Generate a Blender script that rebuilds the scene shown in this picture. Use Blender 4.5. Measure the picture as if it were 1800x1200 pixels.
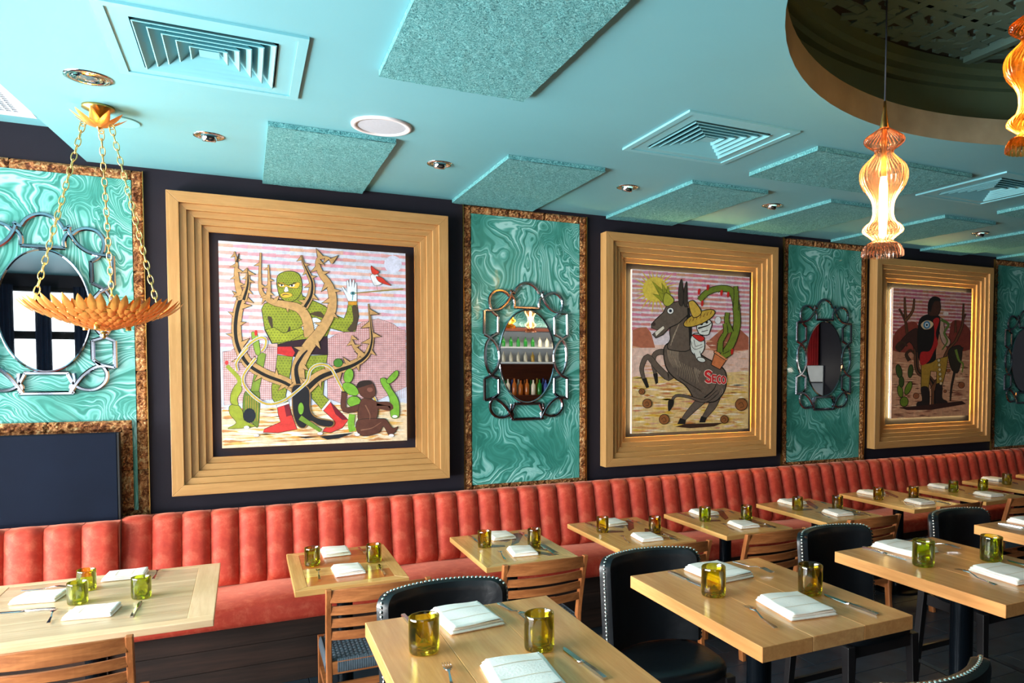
import bpy, bmesh, math, random
from math import sin, cos, pi, radians, sqrt, atan2, exp
from mathutils import Vector, Matrix
from mathutils.geometry import tessellate_polygon

# ---------------------------------------------------------------- scene, camera, light
scene = bpy.context.scene
for o in list(bpy.data.objects):
    bpy.data.objects.remove(o)
COL = scene.collection
EYE = 1.82                      # camera height above the floor

YAW, PITCH, ROLL = radians(26.206), radians(-2.2306), radians(0.0898)
fw = Vector((sin(YAW)*cos(PITCH), cos(YAW)*cos(PITCH), sin(PITCH)))
rt = Vector((cos(YAW), -sin(YAW), 0))
up = rt.cross(fw)
rt2 = rt*cos(ROLL) + up*sin(ROLL)
up2 = -rt*sin(ROLL) + up*cos(ROLL)
cam_data = bpy.data.cameras.new('camera')
cam = bpy.data.objects.new('camera', cam_data)
COL.objects.link(cam)
m = Matrix((rt2, up2, -fw)).transposed().to_4x4()
m.translation = (0, 0, EYE)
cam.matrix_world = m
cam_data.sensor_width = 36
cam_data.lens = 1263.27/1800*36
cam_data.shift_x = (900-1052.0)/1800
cam_data.shift_y = (693.39-600)/1800
cam_data.clip_start = 0.02
scene.camera = cam

world = bpy.data.worlds.new('world')
scene.world = world
world.use_nodes = True
world.node_tree.nodes['Background'].inputs[0].default_value = (0.85, 0.93, 1.0, 1)
world.node_tree.nodes['Background'].inputs[1].default_value = 1.2

scene.view_settings.view_transform = 'Standard'
scene.view_settings.look = 'None'
scene.view_settings.exposure = 0.27
scene.view_settings.gamma = 1
scene.view_settings.use_curve_mapping = False

def area(name, loc, direction, sx, sy, power, color):
    l = bpy.data.lights.new(name, 'AREA')
    l.shape = 'RECTANGLE'; l.size = sx; l.size_y = sy; l.energy = power; l.color = color
    o = bpy.data.objects.new(name, l); COL.objects.link(o)
    o.location = loc
    o.rotation_euler = Vector(direction).to_track_quat('-Z', 'Y').to_euler()
    return o
# daylight through the street windows: left wall and the left end of the wall behind the camera
area('window_daylight', (-3.52, 2.55, 1.75), (1, 0.0, 0.05), 4.7, 2.3, 860, (1.0, 0.98, 0.96))
area('ceiling_fill', (-3.50, 2.3, 0.95), (1, 0.0, 0.75), 4.7, 0.8, 300, (1.0, 0.98, 0.96))  # added upward fill that brightens the ceiling, as if off the street
area('window_daylight', (-1.9, -3.35, 1.8), (0, 1, 0.1), 2.6, 2.3, 90, (0.97, 0.98, 1.0))
def spot(name, loc, power, color, angle=80, blend=0.8, radius=0.03):
    l = bpy.data.lights.new(name, 'SPOT'); l.energy = power; l.color = color
    l.spot_size = radians(angle); l.spot_blend = blend; l.shadow_soft_size = radius
    o = bpy.data.objects.new(name, l); COL.objects.link(o); o.location = loc
    return o
def point(name, loc, power, color, radius=0.05):
    l = bpy.data.lights.new(name, 'POINT'); l.energy = power; l.color = color; l.shadow_soft_size = radius
    o = bpy.data.objects.new(name, l); COL.objects.link(o); o.location = loc
    return o

# ---------------------------------------------------------------- materials
def lin(c):
    return tuple(((v/255)/12.92 if v/255 <= 0.04045 else ((v/255+0.055)/1.055)**2.4) for v in c[:3]) + (1,)
class NT:
    def __init__(s, name):
        s.m = bpy.data.materials.new(name); s.m.use_nodes = True
        s.t = s.m.node_tree; s.b = s.t.nodes['Principled BSDF']; s.out = s.t.nodes['Material Output']
    def n(s, kind, **kw):
        x = s.t.nodes.new('ShaderNode'+kind)
        for k, v in kw.items():
            if k in x.inputs: x.inputs[k].default_value = v
            else: setattr(x, k, v)
        return x
    def l(s, a, b): s.t.links.new(a, b)
    def coords(s, scale=(1, 1, 1), rot=(0, 0, 0), gen=False):
        tc = s.n('TexCoord'); mp = s.n('Mapping')
        mp.inputs['Scale'].default_value = scale; mp.inputs['Rotation'].default_value = rot
        s.l(tc.outputs['Generated' if gen else 'Object'], mp.inputs[0])
        return mp.outputs[0]
    def noise(s, vec, scale=5, detail=3, rough=0.5, dist=0):
        x = s.n('TexNoise'); x.inputs['Scale'].default_value = scale; x.inputs['Detail'].default_value = detail
        x.inputs['Roughness'].default_value = rough; x.inputs['Distortion'].default_value = dist
        if vec: s.l(vec, x.inputs['Vector'])
        return x
    def ramp(s, fac, stops, interp='LINEAR'):
        r = s.n('ValToRGB'); cr = r.color_ramp; cr.interpolation = interp
        while len(cr.elements) > 1: cr.elements.remove(cr.elements[-1])
        cr.elements[0].position = stops[0][0]; cr.elements[0].color = stops[0][1]
        for p_, c in stops[1:]:
            e = cr.elements.new(p_); e.color = c
        s.l(fac, r.inputs[0]); return r.outputs[0]
    def math(s, op, a, b=None):
        x = s.n('Math', operation=op)
        for i, v in enumerate((a, b)):
            if v is None: continue
            if isinstance(v, (int, float)): x.inputs[i].default_value = v
            else: s.l(v, x.inputs[i])
        return x.outputs[0]
    def bump(s, h, strength=0.3, dist=0.01):
        b = s.n('Bump'); b.inputs['Strength'].default_value = strength; b.inputs['Distance'].default_value = dist
        s.l(h, b.inputs['Height']); s.l(b.outputs[0], s.b.inputs['Normal']); return b
    def set(s, **kw):
        for k, v in kw.items(): s.b.inputs[k.replace('_', ' ')].default_value = v
        return s
def plain(name, col, rough=0.5, metal=0.0, var=0.06, vs=6, bump=0.0, bs=40, **kw):
    t = NT(name); t.set(Roughness=rough, Metallic=metal, **kw)
    c = lin(col); n = t.noise(t.coords(), vs, 4)
    lo = tuple(v*(1-var) for v in c[:3])+(1,); hi = tuple(min(1, v*(1+var)) for v in c[:3])+(1,)
    t.l(t.ramp(n.outputs[0], [(0.3, lo), (0.7, hi)]), t.b.inputs['Base Color'])
    if bump: t.bump(t.noise(t.coords(), bs, 3).outputs[0], bump, 0.004)
    return t.m
def wood(name, c1, c2, rough=0.35, axis='x', scale=1.0, coat=0.0, dark=None):
    t = NT(name); t.set(Roughness=rough, Coat_Weight=coat, Coat_Roughness=0.12)
    sc = {'x': (0.6, 9, 9), 'y': (9, 0.6, 9), 'z': (9, 9, 0.6)}[axis]
    v = t.coords(tuple(a*scale for a in sc))
    n = t.noise(v, 3.0, 6, 0.6, 0.6); n2 = t.noise(v, 14.0, 3, 0.6)
    f = t.math('ADD', t.math('MULTIPLY', n.outputs[0], 0.7), t.math('MULTIPLY', n2.outputs[0], 0.3))
    st = [(0.33, lin(c2)), (0.5, lin(tuple((a+b)/2 for a, b in zip(c1, c2)))), (0.64, lin(c1))]
    if dark: st = [(0.28, lin(dark))] + st
    t.l(t.ramp(f, st), t.b.inputs['Base Color'])
    t.bump(n2.outputs[0], 0.12, 0.002)
    return t.m

M = {}
M['ceiling'] = plain('teal_ceiling_paint', (112, 178, 190), 0.55, var=0.02, vs=2)
M['vent'] = plain('teal_vent_enamel', (122, 190, 202), 0.4, var=0.02)
M['black'] = plain('matte_black', (9, 10, 13), 0.7)
M['navy'] = plain('navy_wall_paint', (32, 30, 40), 0.75, Specular_IOR_Level=0.2, var=0.05, bump=0.03, bs=90)
M['wall'] = plain('charcoal_wall_paint', (48, 46, 54), 0.6)
M['white'] = plain('white_enamel', (225, 222, 226), 0.35, var=0.02)
M['grille'] = plain('speaker_cloth', (186, 194, 206), 0.7, var=0.04, vs=90)
M['chrome'] = plain('chrome', (215, 215, 220), 0.08, 1.0, var=0.02)
M['steel'] = plain('cutlery_steel', (205, 205, 208), 0.16, 1.0, var=0.03)
M['mirror'] = plain('mirror_silver', (205, 208, 212), 0.012, 1.0, var=0.004, vs=1)
M['mirror_edge'] = plain('bevelled_mirror', (158, 162, 172), 0.09, 1.0, var=0.01, vs=3)
M['brass'] = plain('brushed_brass', (214, 170, 96), 0.28, 1.0, var=0.06, vs=30)
M['leaf'] = plain('gold_leaf', (246, 168, 86), 0.28, 0.7, var=0.16, vs=18, bump=0.25, bs=50)
M['chain'] = plain('pale_brass_chain', (222, 190, 120), 0.3, 1.0)
M['cord'] = plain('dark_cord', (24, 36, 48), 0.7)
M['leather'] = plain('black_leather', (13, 17, 22), 0.33, var=0.2, bump=0.35, bs=28)
M['nail'] = plain('pewter_nail', (235, 228, 220), 0.22, 1.0)
M['blackwood'] = plain('black_stained_wood', (34, 31, 33), 0.35, var=0.2, vs=10)
M['pedestal'] = plain('black_steel', (16, 24, 32), 0.2, 0.6)
M['chairwood'] = wood('chair_teak', (198, 124, 70), (142, 78, 38), 0.42, 'z')
M['slatwood'] = wood('chair_teak_slat', (198, 124, 70), (138, 76, 38), 0.42, 'x')
M['weave'] = plain('slate_cord_weave', (70, 82, 92), 0.75, var=0.22, vs=60)
M['oakT'] = wood('honey_oak', (242, 172, 106), (216, 142, 82), 0.24, 'x', coat=0.35)
M['oakT2'] = wood('honey_oak_b', (244, 178, 114), (220, 148, 88), 0.24, 'x', 1.1, coat=0.35)
M['oakt'] = wood('table_border_oak', (236, 184, 112), (206, 148, 84), 0.25, 'x', coat=0.35)
M['oakty'] = wood('table_border_oak_y', (236, 184, 112), (206, 148, 84), 0.25, 'y', coat=0.35)
M['red_board'] = wood('reddish_pine', (222, 126, 62), (176, 88, 40), 0.22, 'x', coat=0.4)
M['inlay'] = wood('dark_inlay', (126, 66, 36), (84, 40, 22), 0.22, 'y', coat=0.4)
M['pale_border'] = wood('bleached_border', (246, 212, 172), (226, 184, 138), 0.35, 'x')
M['pale_bordery'] = wood('bleached_border_y', (246, 212, 172), (226, 184, 138), 0.35, 'y')
M['barn'] = wood('weathered_barn_board', (228, 200, 164), (196, 162, 124), 0.35, 'x', 0.8, 0.2, dark=(128, 106, 88))
M['frame'] = wood('satin_gold_wood', (190, 146, 92), (168, 124, 72), 0.36, 'x', 1.6)
M['framez'] = wood('satin_gold_wood_z', (190, 146, 92), (168, 124, 72), 0.36, 'z', 1.6)
M['base'] = wood('banquette_base_wood', (60, 38, 28), (28, 18, 14), 0.8, 'x', 0.7)
M['floor'] = plain('slate_plank', (46, 58, 68), 0.42, var=0.3, vs=8, bump=0.2, bs=14)
M['subfloor'] = plain('dark_grout', (14, 18, 22), 0.9)
M['napkin'] = plain('white_linen', (255, 247, 238), 0.85, var=0.015, bump=0.2, bs=150)
M['stripe'] = plain('napkin_stripe', (226, 206, 176), 0.85)
M['canvas_edge'] = plain('canvas_edge', (232, 232, 236), 0.7)
M['dome_wall'] = plain('dome_olive_paint', (66, 94, 76), 0.6, var=0.06)
M['dome_band'] = plain('aged_bronze_band', (146, 148, 128), 0.42, 0.15, var=0.22, vs=5)
M['dome_gap'] = plain('dome_gap_dark', (24, 34, 32), 0.8)  # backing behind the straps, darker than the straps themselves
M['dome_top'] = plain('dome_lattice_paint', (74, 110, 106), 0.6, var=0.05)
M['dark_metal'] = plain('dark_metal', (60, 62, 66), 0.35, 0.8)
M['curtain'] = plain('red_curtain', (150, 12, 18), 0.8, var=0.2)
M['bar_wood'] = wood('bar_mahogany', (96, 44, 24), (56, 24, 14), 0.35, 'x')
M['shelf_white'] = plain('white_shelf_back', (196, 202, 206), 0.5, Emission_Strength=0)
def marble(name, sc, seed):
    t = NT(name); t.set(Roughness=0.3, Coat_Weight=0.15)
    v = t.coords((1, 1, 1))
    add0 = t.n('VectorMath', operation='ADD'); t.l(v, add0.inputs[0]); add0.inputs[1].default_value = (seed, seed*1.7, seed*0.3)
    p0 = add0.outputs[0]
    def warp(p, s, amt):
        n = t.noise(p, s, 1.5, 0.5)
        sb = t.n('VectorMath', operation='SUBTRACT'); t.l(n.outputs['Color'], sb.inputs[0]); sb.inputs[1].default_value = (0.5, 0.5, 0.5)
        ml = t.n('VectorMath', operation='SCALE'); t.l(sb.outputs[0], ml.inputs[0]); ml.inputs['Scale'].default_value = amt
        ad = t.n('VectorMath', operation='ADD'); t.l(p, ad.inputs[0]); t.l(ml.outputs[0], ad.inputs[1])
        return ad.outputs[0]
    p1 = warp(p0, 1.3*sc, 0.85/sc); p2 = warp(p1, 3.1*sc, 0.36/sc); p3 = warp(p2, 7.5*sc, 0.10/sc); p4 = warp(p3, 20*sc, 0.016/sc)
    n = t.noise(p4, 2.6*sc, 0.0, 0.4)
    x = n.outputs[0]
    w1 = t.math('ADD', t.math('MULTIPLY', t.math('SINE', t.math('MULTIPLY', x, 150.0)), 0.5), 0.5)
    w2 = t.math('ADD', t.math('MULTIPLY', t.math('SINE', t.math('MULTIPLY', x, 340.0)), 0.5), 0.5)
    w1 = t.math('POWER', w1, 2.6); w2 = t.math('POWER', w2, 2.6)
    patch = t.noise(p2, 3.4*sc, 2, 0.5); ps = t.ramp(patch.outputs[0], [(0.38, (0.12, 0.12, 0.12, 1)), (0.62, (1, 1, 1, 1))])
    n2 = t.noise(p3, 6*sc, 3, 0.6)
    f = t.math('ADD', t.math('MULTIPLY', w1, 0.50), t.math('MULTIPLY', w2, 0.34)); f = t.math('MULTIPLY', f, ps)
    f = t.math('ADD', f, t.math('MULTIPLY', n2.outputs[0], 0.50))
    t.l(t.ramp(f, [(0.20, lin((44, 122, 110))), (0.36, lin((66, 148, 136))), (0.55, lin((104, 180, 172))), (0.85, lin((166, 218, 214)))]), t.b.inputs['Base Color'])
    return t.m
M['marble'] = marble('malachite_swirl_paper', 1.0, 3.1)
def bark():
    t = NT('hammered_bronze_bark'); t.set(Roughness=0.38, Metallic=0.55)
    v = t.coords((1, 1, 1)); a = t.noise(v, 38, 5, 0.7, 1.2); b = t.noise(v, 12, 2)
    f = t.math('ADD', t.math('MULTIPLY', a.outputs[0], 0.75), t.math('MULTIPLY', b.outputs[0], 0.25))
    t.l(t.ramp(f, [(0.34, lin((52, 24, 14))), (0.46, lin((130, 74, 40))), (0.54, lin((196, 138, 84))), (0.66, lin((240, 214, 164)))]), t.b.inputs['Base Color'])
    t.bump(a.outputs[0], 1.0, 0.02)
    return t.m
M['bark'] = bark()
def tectum():
    t = NT('teal_wood_wool_tile'); t.set(Roughness=0.9)
    v = t.coords(); a = t.noise(v, 48, 5, 0.7, 3.0)
    t.l(t.ramp(a.outputs[0], [(0.36, lin((24, 92, 100))), (0.47, lin((88, 172, 178))), (0.60, lin((140, 212, 216)))]), t.b.inputs['Base Color'])
    t.bump(a.outputs[0], 1.0, 0.012)
    return t.m
M['tectum'] = tectum()
def velvet():
    t = NT('coral_red_velvet'); t.set(Roughness=0.7, Sheen_Weight=1.0, Sheen_Roughness=0.3)
    t.b.inputs['Sheen Tint'].default_value = lin((255, 176, 150))
    v = t.coords(); a = t.noise(v, 15, 6, 0.7, 0.3); b = t.noise(v, 160, 2)
    t.l(t.ramp(a.outputs[0], [(0.3, lin((176, 46, 28))), (0.5, lin((192, 62, 40))), (0.75, lin((214, 104, 76)))]), t.b.inputs['Base Color'])
    t.bump(b.outputs[0], 0.15, 0.002)
    return t.m
M['velvet'] = velvet()
def glassmat(name, col, tint_t, gloss=0.5, rough=0.02):
    t = NT(name)
    tr = t.n('BsdfTransparent'); tr.inputs[0].default_value = tint_t
    gl = t.n('BsdfGlossy'); gl.inputs['Roughness'].default_value = rough; gl.inputs['Color'].default_value = (1, 1, 1, 1)
    lw = t.n('LayerWeight'); lw.inputs['Blend'].default_value = gloss
    f = t.math('ADD', t.math('MULTIPLY', lw.outputs['Fresnel'], 0.85), 0.03)
    mx = t.n('MixShader'); t.l(f, mx.inputs[0]); t.l(tr.outputs[0], mx.inputs[1]); t.l(gl.outputs[0], mx.inputs[2])
    t.l(mx.outputs[0], t.out.inputs[0])
    return t.m
def green_glass(name, c, gl=0.35):
    return glassmat(name, None, lin(c), gl)
M['glass_green'] = green_glass('bottle_green_glass', (234, 240, 120))
M['glass_olive'] = green_glass('olive_glass', (236, 228, 116))
M['glass_amber'] = green_glass('amber_green_glass', (238, 224, 104))
def glowglass(name, tint, trans):
    t = NT(name)
    tr = t.n('BsdfTransparent'); tr.inputs[0].default_value = lin(tint)
    tl = t.n('BsdfTranslucent'); tl.inputs[0].default_value = lin(trans)
    m1 = t.n('MixShader'); m1.inputs[0].default_value = 0.13; t.l(tr.outputs[0], m1.inputs[1]); t.l(tl.outputs[0], m1.inputs[2])
    gl = t.n('BsdfGlossy'); gl.inputs['Roughness'].default_value = 0.09; gl.inputs['Color'].default_value = (1, 0.9, 0.85, 1)
    lw = t.n('LayerWeight'); lw.inputs['Blend'].default_value = 0.35
    m2 = t.n('MixShader'); t.l(t.math('MULTIPLY', lw.outputs['Fresnel'], 0.8), m2.inputs[0]); t.l(m1.outputs[0], m2.inputs[1]); t.l(gl.outputs[0], m2.inputs[2])
    t.l(m2.outputs[0], t.out.inputs[0]); return t.m
M['pend_glass'] = glowglass('rose_amber_glass', (253, 218, 196), (255, 206, 170))
M['pend_amber'] = glowglass('amber_glass', (252, 196, 104), (255, 170, 60))
M['clear_glass'] = glassmat('clear_glass', None, (0.9, 0.92, 0.92, 1), 0.3)
def emit(name, col, s):
    t = NT(name); e = t.n('Emission'); e.inputs[0].default_value = lin(col); e.inputs[1].default_value = s
    t.l(e.outputs[0], t.out.inputs[0]); return t.m
M['bulb'] = emit('warm_filament_bulb', (255, 214, 140), 30)
M['led'] = emit('warm_led_strip', (255, 216, 134), 52)
M['led_dim'] = emit('warm_led_strip_dim', (255, 180, 90), 9)
M['down'] = emit('downlight_lens', (255, 236, 205), 9)
M['down_off'] = plain('downlight_lens_off', (150, 162, 176), 0.12, 0.8, vs=30, var=0.3)
def paint_mat():
    t = NT('artists_paint'); t.set(Roughness=0.55)
    a = t.n('VertexColor'); a.layer_name = 'paint'
    n = t.noise(t.coords(), 26, 5, 0.7)
    mx = t.n('Mix', data_type='RGBA', blend_type='MULTIPLY'); mx.inputs[0].default_value = 1
    t.l(a.outputs[0], mx.inputs[6]); t.l(t.ramp(n.outputs[0], [(0.35, (0.78, 0.78, 0.78, 1)), (0.6, (1.06, 1.06, 1.06, 1))]), mx.inputs[7])
    t.l(mx.outputs[2], t.b.inputs['Base Color'])
    return t.m
M['paint'] = paint_mat()

# ---------------------------------------------------------------- mesh helpers
class MB:
    def __init__(s): s.v = []; s.f = []; s.mi = []; s.mat = 0
    def add(s, vs, fs):
        o = len(s.v); s.v.extend([tuple(p) for p in vs]); s.f.extend([tuple(o+i for i in f) for f in fs]); s.mi.extend([s.mat]*len(fs)); return s
    def box(s, x0, x1, y0, y1, z0, z1):
        x0, x1 = sorted((x0, x1)); y0, y1 = sorted((y0, y1)); z0, z1 = sorted((z0, z1))
        return s.add([(x0,y0,z0),(x1,y0,z0),(x1,y1,z0),(x0,y1,z0),(x0,y0,z1),(x1,y0,z1),(x1,y1,z1),(x0,y1,z1)],
                     [(0,3,2,1),(4,5,6,7),(0,1,5,4),(1,2,6,5),(2,3,7,6),(3,0,4,7)])
    def cham(s, x0, x1, y0, y1, z0, z1, c):
        # box with chamfered edges: 24 verts
        xs = (x0, x1); ys = (y0, y1); zs = (z0, z1); V = {}; vs = []
        for i in (0,1):
            for j in (0,1):
                for k in (0,1):
                    sx = c if i == 0 else -c; sy = c if j == 0 else -c; sz = c if k == 0 else -c
                    for a, p in enumerate(((xs[i], ys[j]+sy, zs[k]+sz), (xs[i]+sx, ys[j], zs[k]+sz), (xs[i]+sx, ys[j]+sy, zs[k]))):
                        V[(i,j,k,a)] = len(vs); vs.append(p)
        F = []
        for i in (0,1):
            q = [V[(i,0,0,0)], V[(i,1,0,0)], V[(i,1,1,0)], V[(i,0,1,0)]]; F.append(q if i else q[::-1])
            q = [V[(0,i,0,1)], V[(1,i,0,1)], V[(1,i,1,1)], V[(0,i,1,1)]]; F.append(q[::-1] if i else q)
            q = [V[(0,0,i,2)], V[(1,0,i,2)], V[(1,1,i,2)], V[(0,1,i,2)]]; F.append(q if i else q[::-1])
        for i in (0,1):
            for j in (0,1):
                F.append([V[(i,j,0,0)], V[(i,j,1,0)], V[(i,j,1,1)], V[(i,j,0,1)]])
                F.append([V[(i,0,j,0)], V[(i,1,j,0)], V[(i,1,j,2)], V[(i,0,j,2)]])
                F.append([V[(0,i,j,1)], V[(1,i,j,1)], V[(1,i,j,2)], V[(0,i,j,2)]])
                for k in (0,1): F.append([V[(i,j,k,0)], V[(i,j,k,1)], V[(i,j,k,2)]])
        return s.add(vs, F)
    def grid(s, fn, nu, nv, closeu=False):
        vs = [fn(i/nu, j/nv) for j in range(nv+1) for i in range(nu if closeu else nu+1)]
        w = nu if closeu else nu+1
        fs = [(j*w+i, j*w+(i+1) % w, (j+1)*w+(i+1) % w, (j+1)*w+i) for j in range(nv) for i in range(nu)]
        return s.add(vs, fs)
    def tube(s, path, rad, n=8, cap=True, flat=None):
        P = [Vector(p) for p in path]; m_ = len(P); rings = []
        if not callable(rad): r0 = rad; rad = lambda t: r0
        prev = None; vs = []
        for i, p in enumerate(P):
            t = (P[min(i+1, m_-1)] - P[max(i-1, 0)]).normalized()
            if prev is None:
                a = Vector((0, 0, 1)) if abs(t.z) < 0.9 else Vector((1, 0, 0)); u = t.cross(a).normalized()
            else:
                u = (prev - t*prev.dot(t)).normalized()
            prev = u; w = t.cross(u); r = rad(i/(m_-1))
            for k in range(n):
                an = 2*pi*k/n; ru = r; rw = r*(flat or 1)
                vs.append(p + u*cos(an)*ru + w*sin(an)*rw)
        fs = [(i*n+k, i*n+(k+1) % n, (i+1)*n+(k+1) % n, (i+1)*n+k) for i in range(m_-1) for k in range(n)]
        if cap: fs += [tuple(range(n))[::-1], tuple(range((m_-1)*n, m_*n))]
        return s.add(vs, fs)
    def ribbon(s, path, w, prof, closed=False, nrm=(0, -1, 0)):
        """extrude a profile [(across, out)] along a path lying in a plane with normal nrm"""
        P = [Vector(p) for p in path]; N = Vector(nrm); m_ = len(P); k = len(prof); vs = []
        for i, p in enumerate(P):
            a = P[(i-1) % m_] if closed or i > 0 else P[0]; b = P[(i+1) % m_] if closed or i < m_-1 else P[-1]
            t1 = (p-a).normalized() if (p-a).length > 1e-9 else (b-p).normalized(); t2 = (b-p).normalized() if (b-p).length > 1e-9 else t1
            t = (t1+t2).normalized(); side = t.cross(N).normalized(); sc = 1/max(0.5, t.dot(t1))
            for (a_, h) in prof: vs.append(p + side*(a_*w*sc) + N*h)
        fs = []
        for i in range(m_ if closed else m_-1):
            j = (i+1) % m_
            for q in range(k): fs.append((i*k+q, j*k+q, j*k+(q+1) % k, i*k+(q+1) % k))
        if not closed: fs += [tuple(range(k)), tuple(range((m_-1)*k, m_*k))[::-1]]
        return s.add(vs, fs)
    def lathe(s, prof, n=24, flute=0, fa=0.0, cx=0, cy=0):
        vs = []; 
        for r, z in prof:
            for k in range(n):
                a = 2*pi*k/n; rr = r*(1+fa*(abs(cos(flute*a/2))-0.6)) if flute else r
                vs.append((cx+rr*cos(a), cy+rr*sin(a), z))
        m_ = len(prof)
        fs = [(i*n+k, i*n+(k+1) % n, (i+1)*n+(k+1) % n, (i+1)*n+k) for i in range(m_-1) for k in range(n)]
        return s.add(vs, fs)
    def prism(s, pts, z0, z1):
        n = len(pts)
        return s.add([(x, y, z0) for x, y in pts]+[(x, y, z1) for x, y in pts],
                     [tuple(range(n))[::-1], tuple(range(n, 2*n))]+[(i, (i+1) % n, n+(i+1) % n, n+i) for i in range(n)])
    def mesh(s, name, mats, smooth=False, angle=None):
        me = bpy.data.meshes.new(name); me.from_pydata(s.v, [], s.f)
        for x in (mats if isinstance(mats, (list, tuple)) else [mats]): me.materials.append(M[x])
        me.polygons.foreach_set('material_index', s.mi)
        bm = bmesh.new(); bm.from_mesh(me); bmesh.ops.recalc_face_normals(bm, faces=bm.faces); bm.to_mesh(me); bm.free()
        if smooth:
            me.polygons.foreach_set('use_smooth', [True]*len(me.polygons))
            if angle is not None:
                try: me.set_sharp_from_angle(angle=radians(angle))
                except Exception: pass
        me.update(); return me
def link(name, me, parent=None, loc=None, rot=None, label=None):
    o = bpy.data.objects.new(name, me); COL.objects.link(o)
    if parent: o.parent = parent
    if loc is not None: o.location = loc
    if rot is not None: o.rotation_euler = rot
    if label: o['label'] = label
    return o
def build(name, mb, mats, parent=None, smooth=False, angle=None, **kw):
    return link(name, mb.mesh(name, mats, smooth, angle), parent, **kw)
def tag(o, label, cat, group=None):
    o['label'] = label; o['category'] = cat
    if group: o['group'] = group
    return o
def thing(name, label, cat, loc=(0, 0, 0), rz=0, group=None):
    o = bpy.data.objects.new(name, None); COL.objects.link(o); o.empty_display_size = 0.1
    o.location = loc; o.rotation_euler = (0, 0, rz)
    return tag(o, label, cat, group)
def struct(o): o['kind'] = 'structure'; return o
KIDS = {}
def dup(root, loc, rz=0.0, label=None, group=None):
    r = root.copy(); COL.objects.link(r); r.location = loc; r.rotation_euler = (0, 0, rz)
    if label: r['label'] = label
    if group: r['group'] = group
    def rec(a, b):
        for ch in [c for c in ALLCH(a)]:
            c = ch.copy(); COL.objects.link(c); c.parent = b; rec(ch, c)
    rec(root, r)
    return r
def ALLCH(a): return [c for c in bpy.data.objects if c.parent is a]
def catmull(P, n=6, closed=False):
    out = []; m_ = len(P); P = [Vector(p) for p in P]
    for i in range(m_ if closed else m_-1):
        p0 = P[(i-1) % m_] if closed or i > 0 else P[0]*2-P[1]
        p1 = P[i]; p2 = P[(i+1) % m_]
        p3 = P[(i+2) % m_] if closed or i+2 < m_ else P[-1]*2-P[-2]
        for k in range(n):
            t = k/n
            out.append(0.5*((2*p1)+(p2-p0)*t+(2*p0-5*p1+4*p2-p3)*t*t+(3*p1-p0-3*p2+p3)*t**3))
    if not closed: out.append(P[-1])
    return out
# ---------------------------------------------------------------- the room
WY = 5.13                        # back wall plane
CZ = EYE + 1.191                 # main ceiling
HZ = 3.185                       # raised ceiling strip at the left
XL, XR, YF = -3.4, 12.0, -3.2
rng = random.Random(7)
struct(build('wall_back', MB().box(XL, XR, WY, WY+0.2, 0, 3.9), 'navy'))
# left wall with street windows
mb = MB(); mb.box(XL-0.2, XL, YF, WY, 0, 0.55).box(XL-0.2, XL, YF, WY, 2.95, 3.9).box(XL-0.2, XL, YF, 0.2, 0.55, 2.95).box(XL-0.2, XL, 4.95, WY, 0.55, 2.95)
struct(build('wall_left', mb, 'wall'))
mb = MB(); mb.box(XL, 8.9, YF-0.2, YF, 0, 0.35)
mb.box(XL, 8.9, YF-0.2, YF, 3.0, 3.9).box(XL, -3.2, YF-0.2, YF, 0.35, 3.0).box(-0.6, 8.9, YF-0.2, YF, 0.35, 3.0).box(8.9, XR, YF-0.2, YF, 0, 3.9)
struct(build('wall_front', mb, 'wall'))
struct(build('wall_right', MB().box(XR, XR+0.2, YF, WY, 0, 3.9), 'wall'))
def window(name, axis, a0, a1, z0, z1, n, pos):
    fr = MB()
    def bx(p0, p1, q0, q1, d0=-0.06, d1=0.06):
        if axis == 'x': fr.box(p0, p1, pos+d0, pos+d1, q0, q1)
        else: fr.box(pos+d0, pos+d1, p0, p1, q0, q1)
    bx(a0, a1, z0, z0+0.07); bx(a0, a1, z1-0.07, z1); bx(a0, a1, z1-0.78, z1-0.66)
    for i in range(n+1):
        c = a0+(a1-a0)*i/n; w_ = 0.07 if i % 2 == 0 else 0.035
        bx(c-w_, c+w_, z0, z1)
    o = struct(build(name, fr, 'black'))
    g = MB()
    if axis == 'x': g.box(a0, a1, pos-0.012, pos-0.006, z0, z1)
    else: g.box(pos-0.012, pos-0.006, a0, a1, z0, z1)
    build('pane', g, 'clear_glass', o)
    return o
window('window_1', 'y', 0.2, 4.95, 0.55, 2.95, 5, XL-0.06)
window('window_2', 'x', -3.2, -0.6, 0.35, 3.0, 5, YF-0.07)

# floor of slate planks laid along the wall
fl = struct(build('floor', MB().box(XL, XR, YF-0.2, WY+0.2, -0.1, -0.004), 'subfloor'))
pm = MB().cham(0, 1.196, 0, 0.196, -0.006, 0.0, 0.0015).mesh('plank', 'floor')
for r_ in range(20):
    y0 = 0.9+r_*0.2; off = (0.0, 0.42, 0.81)[r_ % 3]
    for k in range(7):
        x0 = -1.7+off+k*1.2
        if y0 > 4.75 or (x0 < -0.4 and y0 < 3.4): continue
        link('plank', pm, fl, (x0, y0, 0))

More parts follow.
